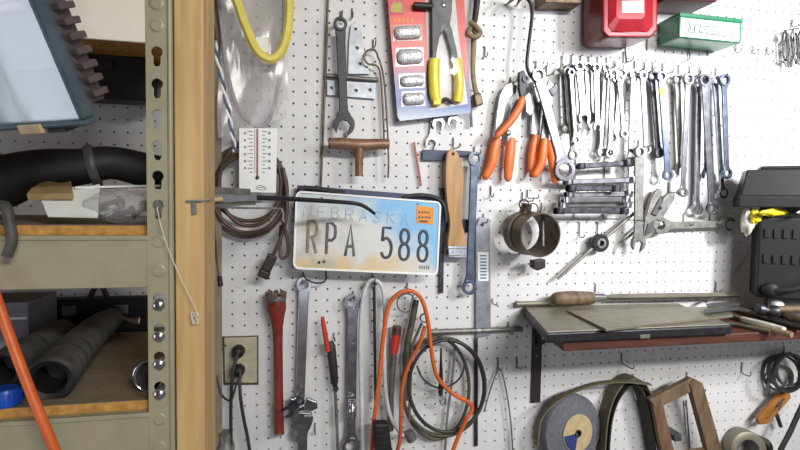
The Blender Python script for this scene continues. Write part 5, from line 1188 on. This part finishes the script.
MB().prism(pxs([(690, 384), (695, 379), (703, 383), (728, 470), (714, 474)], d+.020), d+.002, d+.020).build('right_bar', 'oldwood', t, bevel=.002)
MB().prism(pxs([(653, 405), (663, 402), (679, 470), (666, 474)], d+.014), d+.001, d+.014).build('left_bar', mat('reddish_wood', '#7f604b', .6, 0, '#614735', 40, (2, 2, .4), .1), t, bevel=.002)
MB().prism(pxs([(668, 455), (718, 447), (720, 456), (670, 464)], d+.012), d, d+.012).build('lower_bar', 'oldwood', t, bevel=.002)
MB().tube(pts([(686, 400, .006), (690, 450, .006)]), .0022, 6).build('wire', 'galv', t)
MB().prism(pxs([(674, 436), (682, 434), (682, 441), (675, 442)], d+.004), .001, d+.004).build('metal_tab', 'darkgrey', t, bevel=.001)
hook(686, 372, 'peg hook carrying the small wooden frame', drop=.03, reach=.065)
# rolls at lower right
def roll(px, py, d, r, w, name, m, m2, label, cat, ax=Vector((-.25, -1, .15)), inner=.62):
    c = at(px, py, d); R_ = r*mpp(px, py, d)
    t = T(name, label, cat, c-Vector((0, 0, R_)))
    MB().lathe([(R_*inner, 0), (R_*.98, 0), (R_, .001), (R_, w-.001), (R_*.98, w), (R_*inner, w)], c, ax, 36, True).build('outer_band', m, t, True)
    MB().lathe([(R_*inner*.9, -.001), (R_*inner, -.001), (R_*inner, w+.001), (R_*inner*.9, w+.001)], c, ax, 32, True).build('core', m2, t, True)
    return t
roll(738, 444, .008, 17, .045, 'tape_roll', 'sheet', 'dull', 'grey roll of banding at the bottom edge, right of the wooden frame', 'roll')
roll(757, 446, .014, 11, .02, 'band_ring', 'olivecord', 'darkbelt', 'small dark ring leaning at the bottom edge beside the grey banding roll', 'ring')
t = T('band_coil', 'coil of dark steel bands hanging under the shelf at the right edge', 'bands', at(785, 405, .03))
for i, (x, y, rx, d, m) in enumerate(((780, 373, 18.5, .014, 'darkgrey'), (784, 371, 18, .028, 'blackcord'), (789, 369.5, 16.5, .042, 'darkgrey'), (787, 372, 20, .056, 'blackcord'), (778, 381, 17, .006, 'dull'))):
    R_ = rx*mpp(x, y, d); MB().lathe([(R_*.9, 0), (R_, 0), (R_, .010), (R_*.9, .010)], at(x, y, d), (-.3+.1*i, -1, .15-.05*i), 32, True).build('band', m, t, True)
MB().tube(pts([(781, 398, .03), (777, 410, .03)]), .006, 8).build('band_clamp', 'darkgrey', t, True)
hook(783, 346, 'peg hook carrying the coil of dark bands', drop=.028, reach=.08)
t = T('orange_clamp', 'small orange-brown clamp hanging below the coil of dark bands', 'clamp', at(766, 424, .03))
oc = mat('amber_plastic', '#b0743a', .4, 0, '#95602c', 40)
holed('frame', pxs([(758, 419), (780, 394), (790, 393), (791, 398), (768, 424), (760, 425)], .035), [pxs([(764, 419.5), (782, 399), (786, 398.5), (767, 420.5)], .035)], .025, .035, oc, t, .0012)
MB().tube(pts([(784, 390, .03), (788, 397, .03)]), .004, 8).build('pivot', 'dull', t, True)
bar(at(776, 413, .02), at(781, 427, .02), .008, .006, 'wedge', 'darkbelt', None); tag(bpy.data.objects['wedge'], 'short dark stub right of the small orange-brown clamp', 'stub')
cable([(812, 385, .07), (800, 410, .07), (790, 432, .07), (780, 452, .07), (772, 480, .07)], 2.4, 'black_cable', 'blackcord'); tag(bpy.data.objects['black_cable'], 'black cable crossing the lower right corner of the photo', 'cable')

# ================================================================ light
def area(name, loc, tgt, sx, sy, pw, col=(1, 1, 1)):
    l = bpy.data.lights.new(name, 'AREA'); l.shape = 'RECTANGLE'; l.size = sx; l.size_y = sy; l.energy = pw; l.color = col
    o = bpy.data.objects.new(name, l); COL.objects.link(o); o.location = loc
    o.rotation_euler = (Vector(tgt)-Vector(loc)).to_track_quat('-Z', 'Y').to_euler(); return o
area('ceiling_tube', (1.0, -2.5, 2.4), (.75, -.1, 1.3), 1.2, .14, 43, (1, .995, .93))
area('front_fill_light', (.7, -3.55, 1.25), (.7, 0, 1.35), 1.6, 1.1, 15, (.82, .86, 1))  # added fill from behind the camera, lifts the shade under the shelf
area('pane_fill_light', (-1.88, -.95, 1.0), (.2, -.6, 1.1), 1.4, 1.0, 11, (.82, .86, 1))  # added light at left, placed to reflect in the floodlight pane
o = area('work_lamp', (1.55, -1.35, 2.05), (1.12, 0, 1.62),   .3, .3, 7, (.95, .97, 1)); o.data.spread = math.radians(70)
w = bpy.data.worlds.new('world'); S.world = w; w.use_nodes = True; w.node_tree.nodes['Background'].inputs[0].default_value = (.8, .85, 1, 1); w.node_tree.nodes['Background'].inputs[1].default_value = .3
S.view_settings.view_transform = 'Standard'; S.view_settings.look = 'None'; S.view_settings.exposure = .1; S.view_settings.gamma = 1
try: S.view_settings.use_curve_mapping = False
except Exception: pass
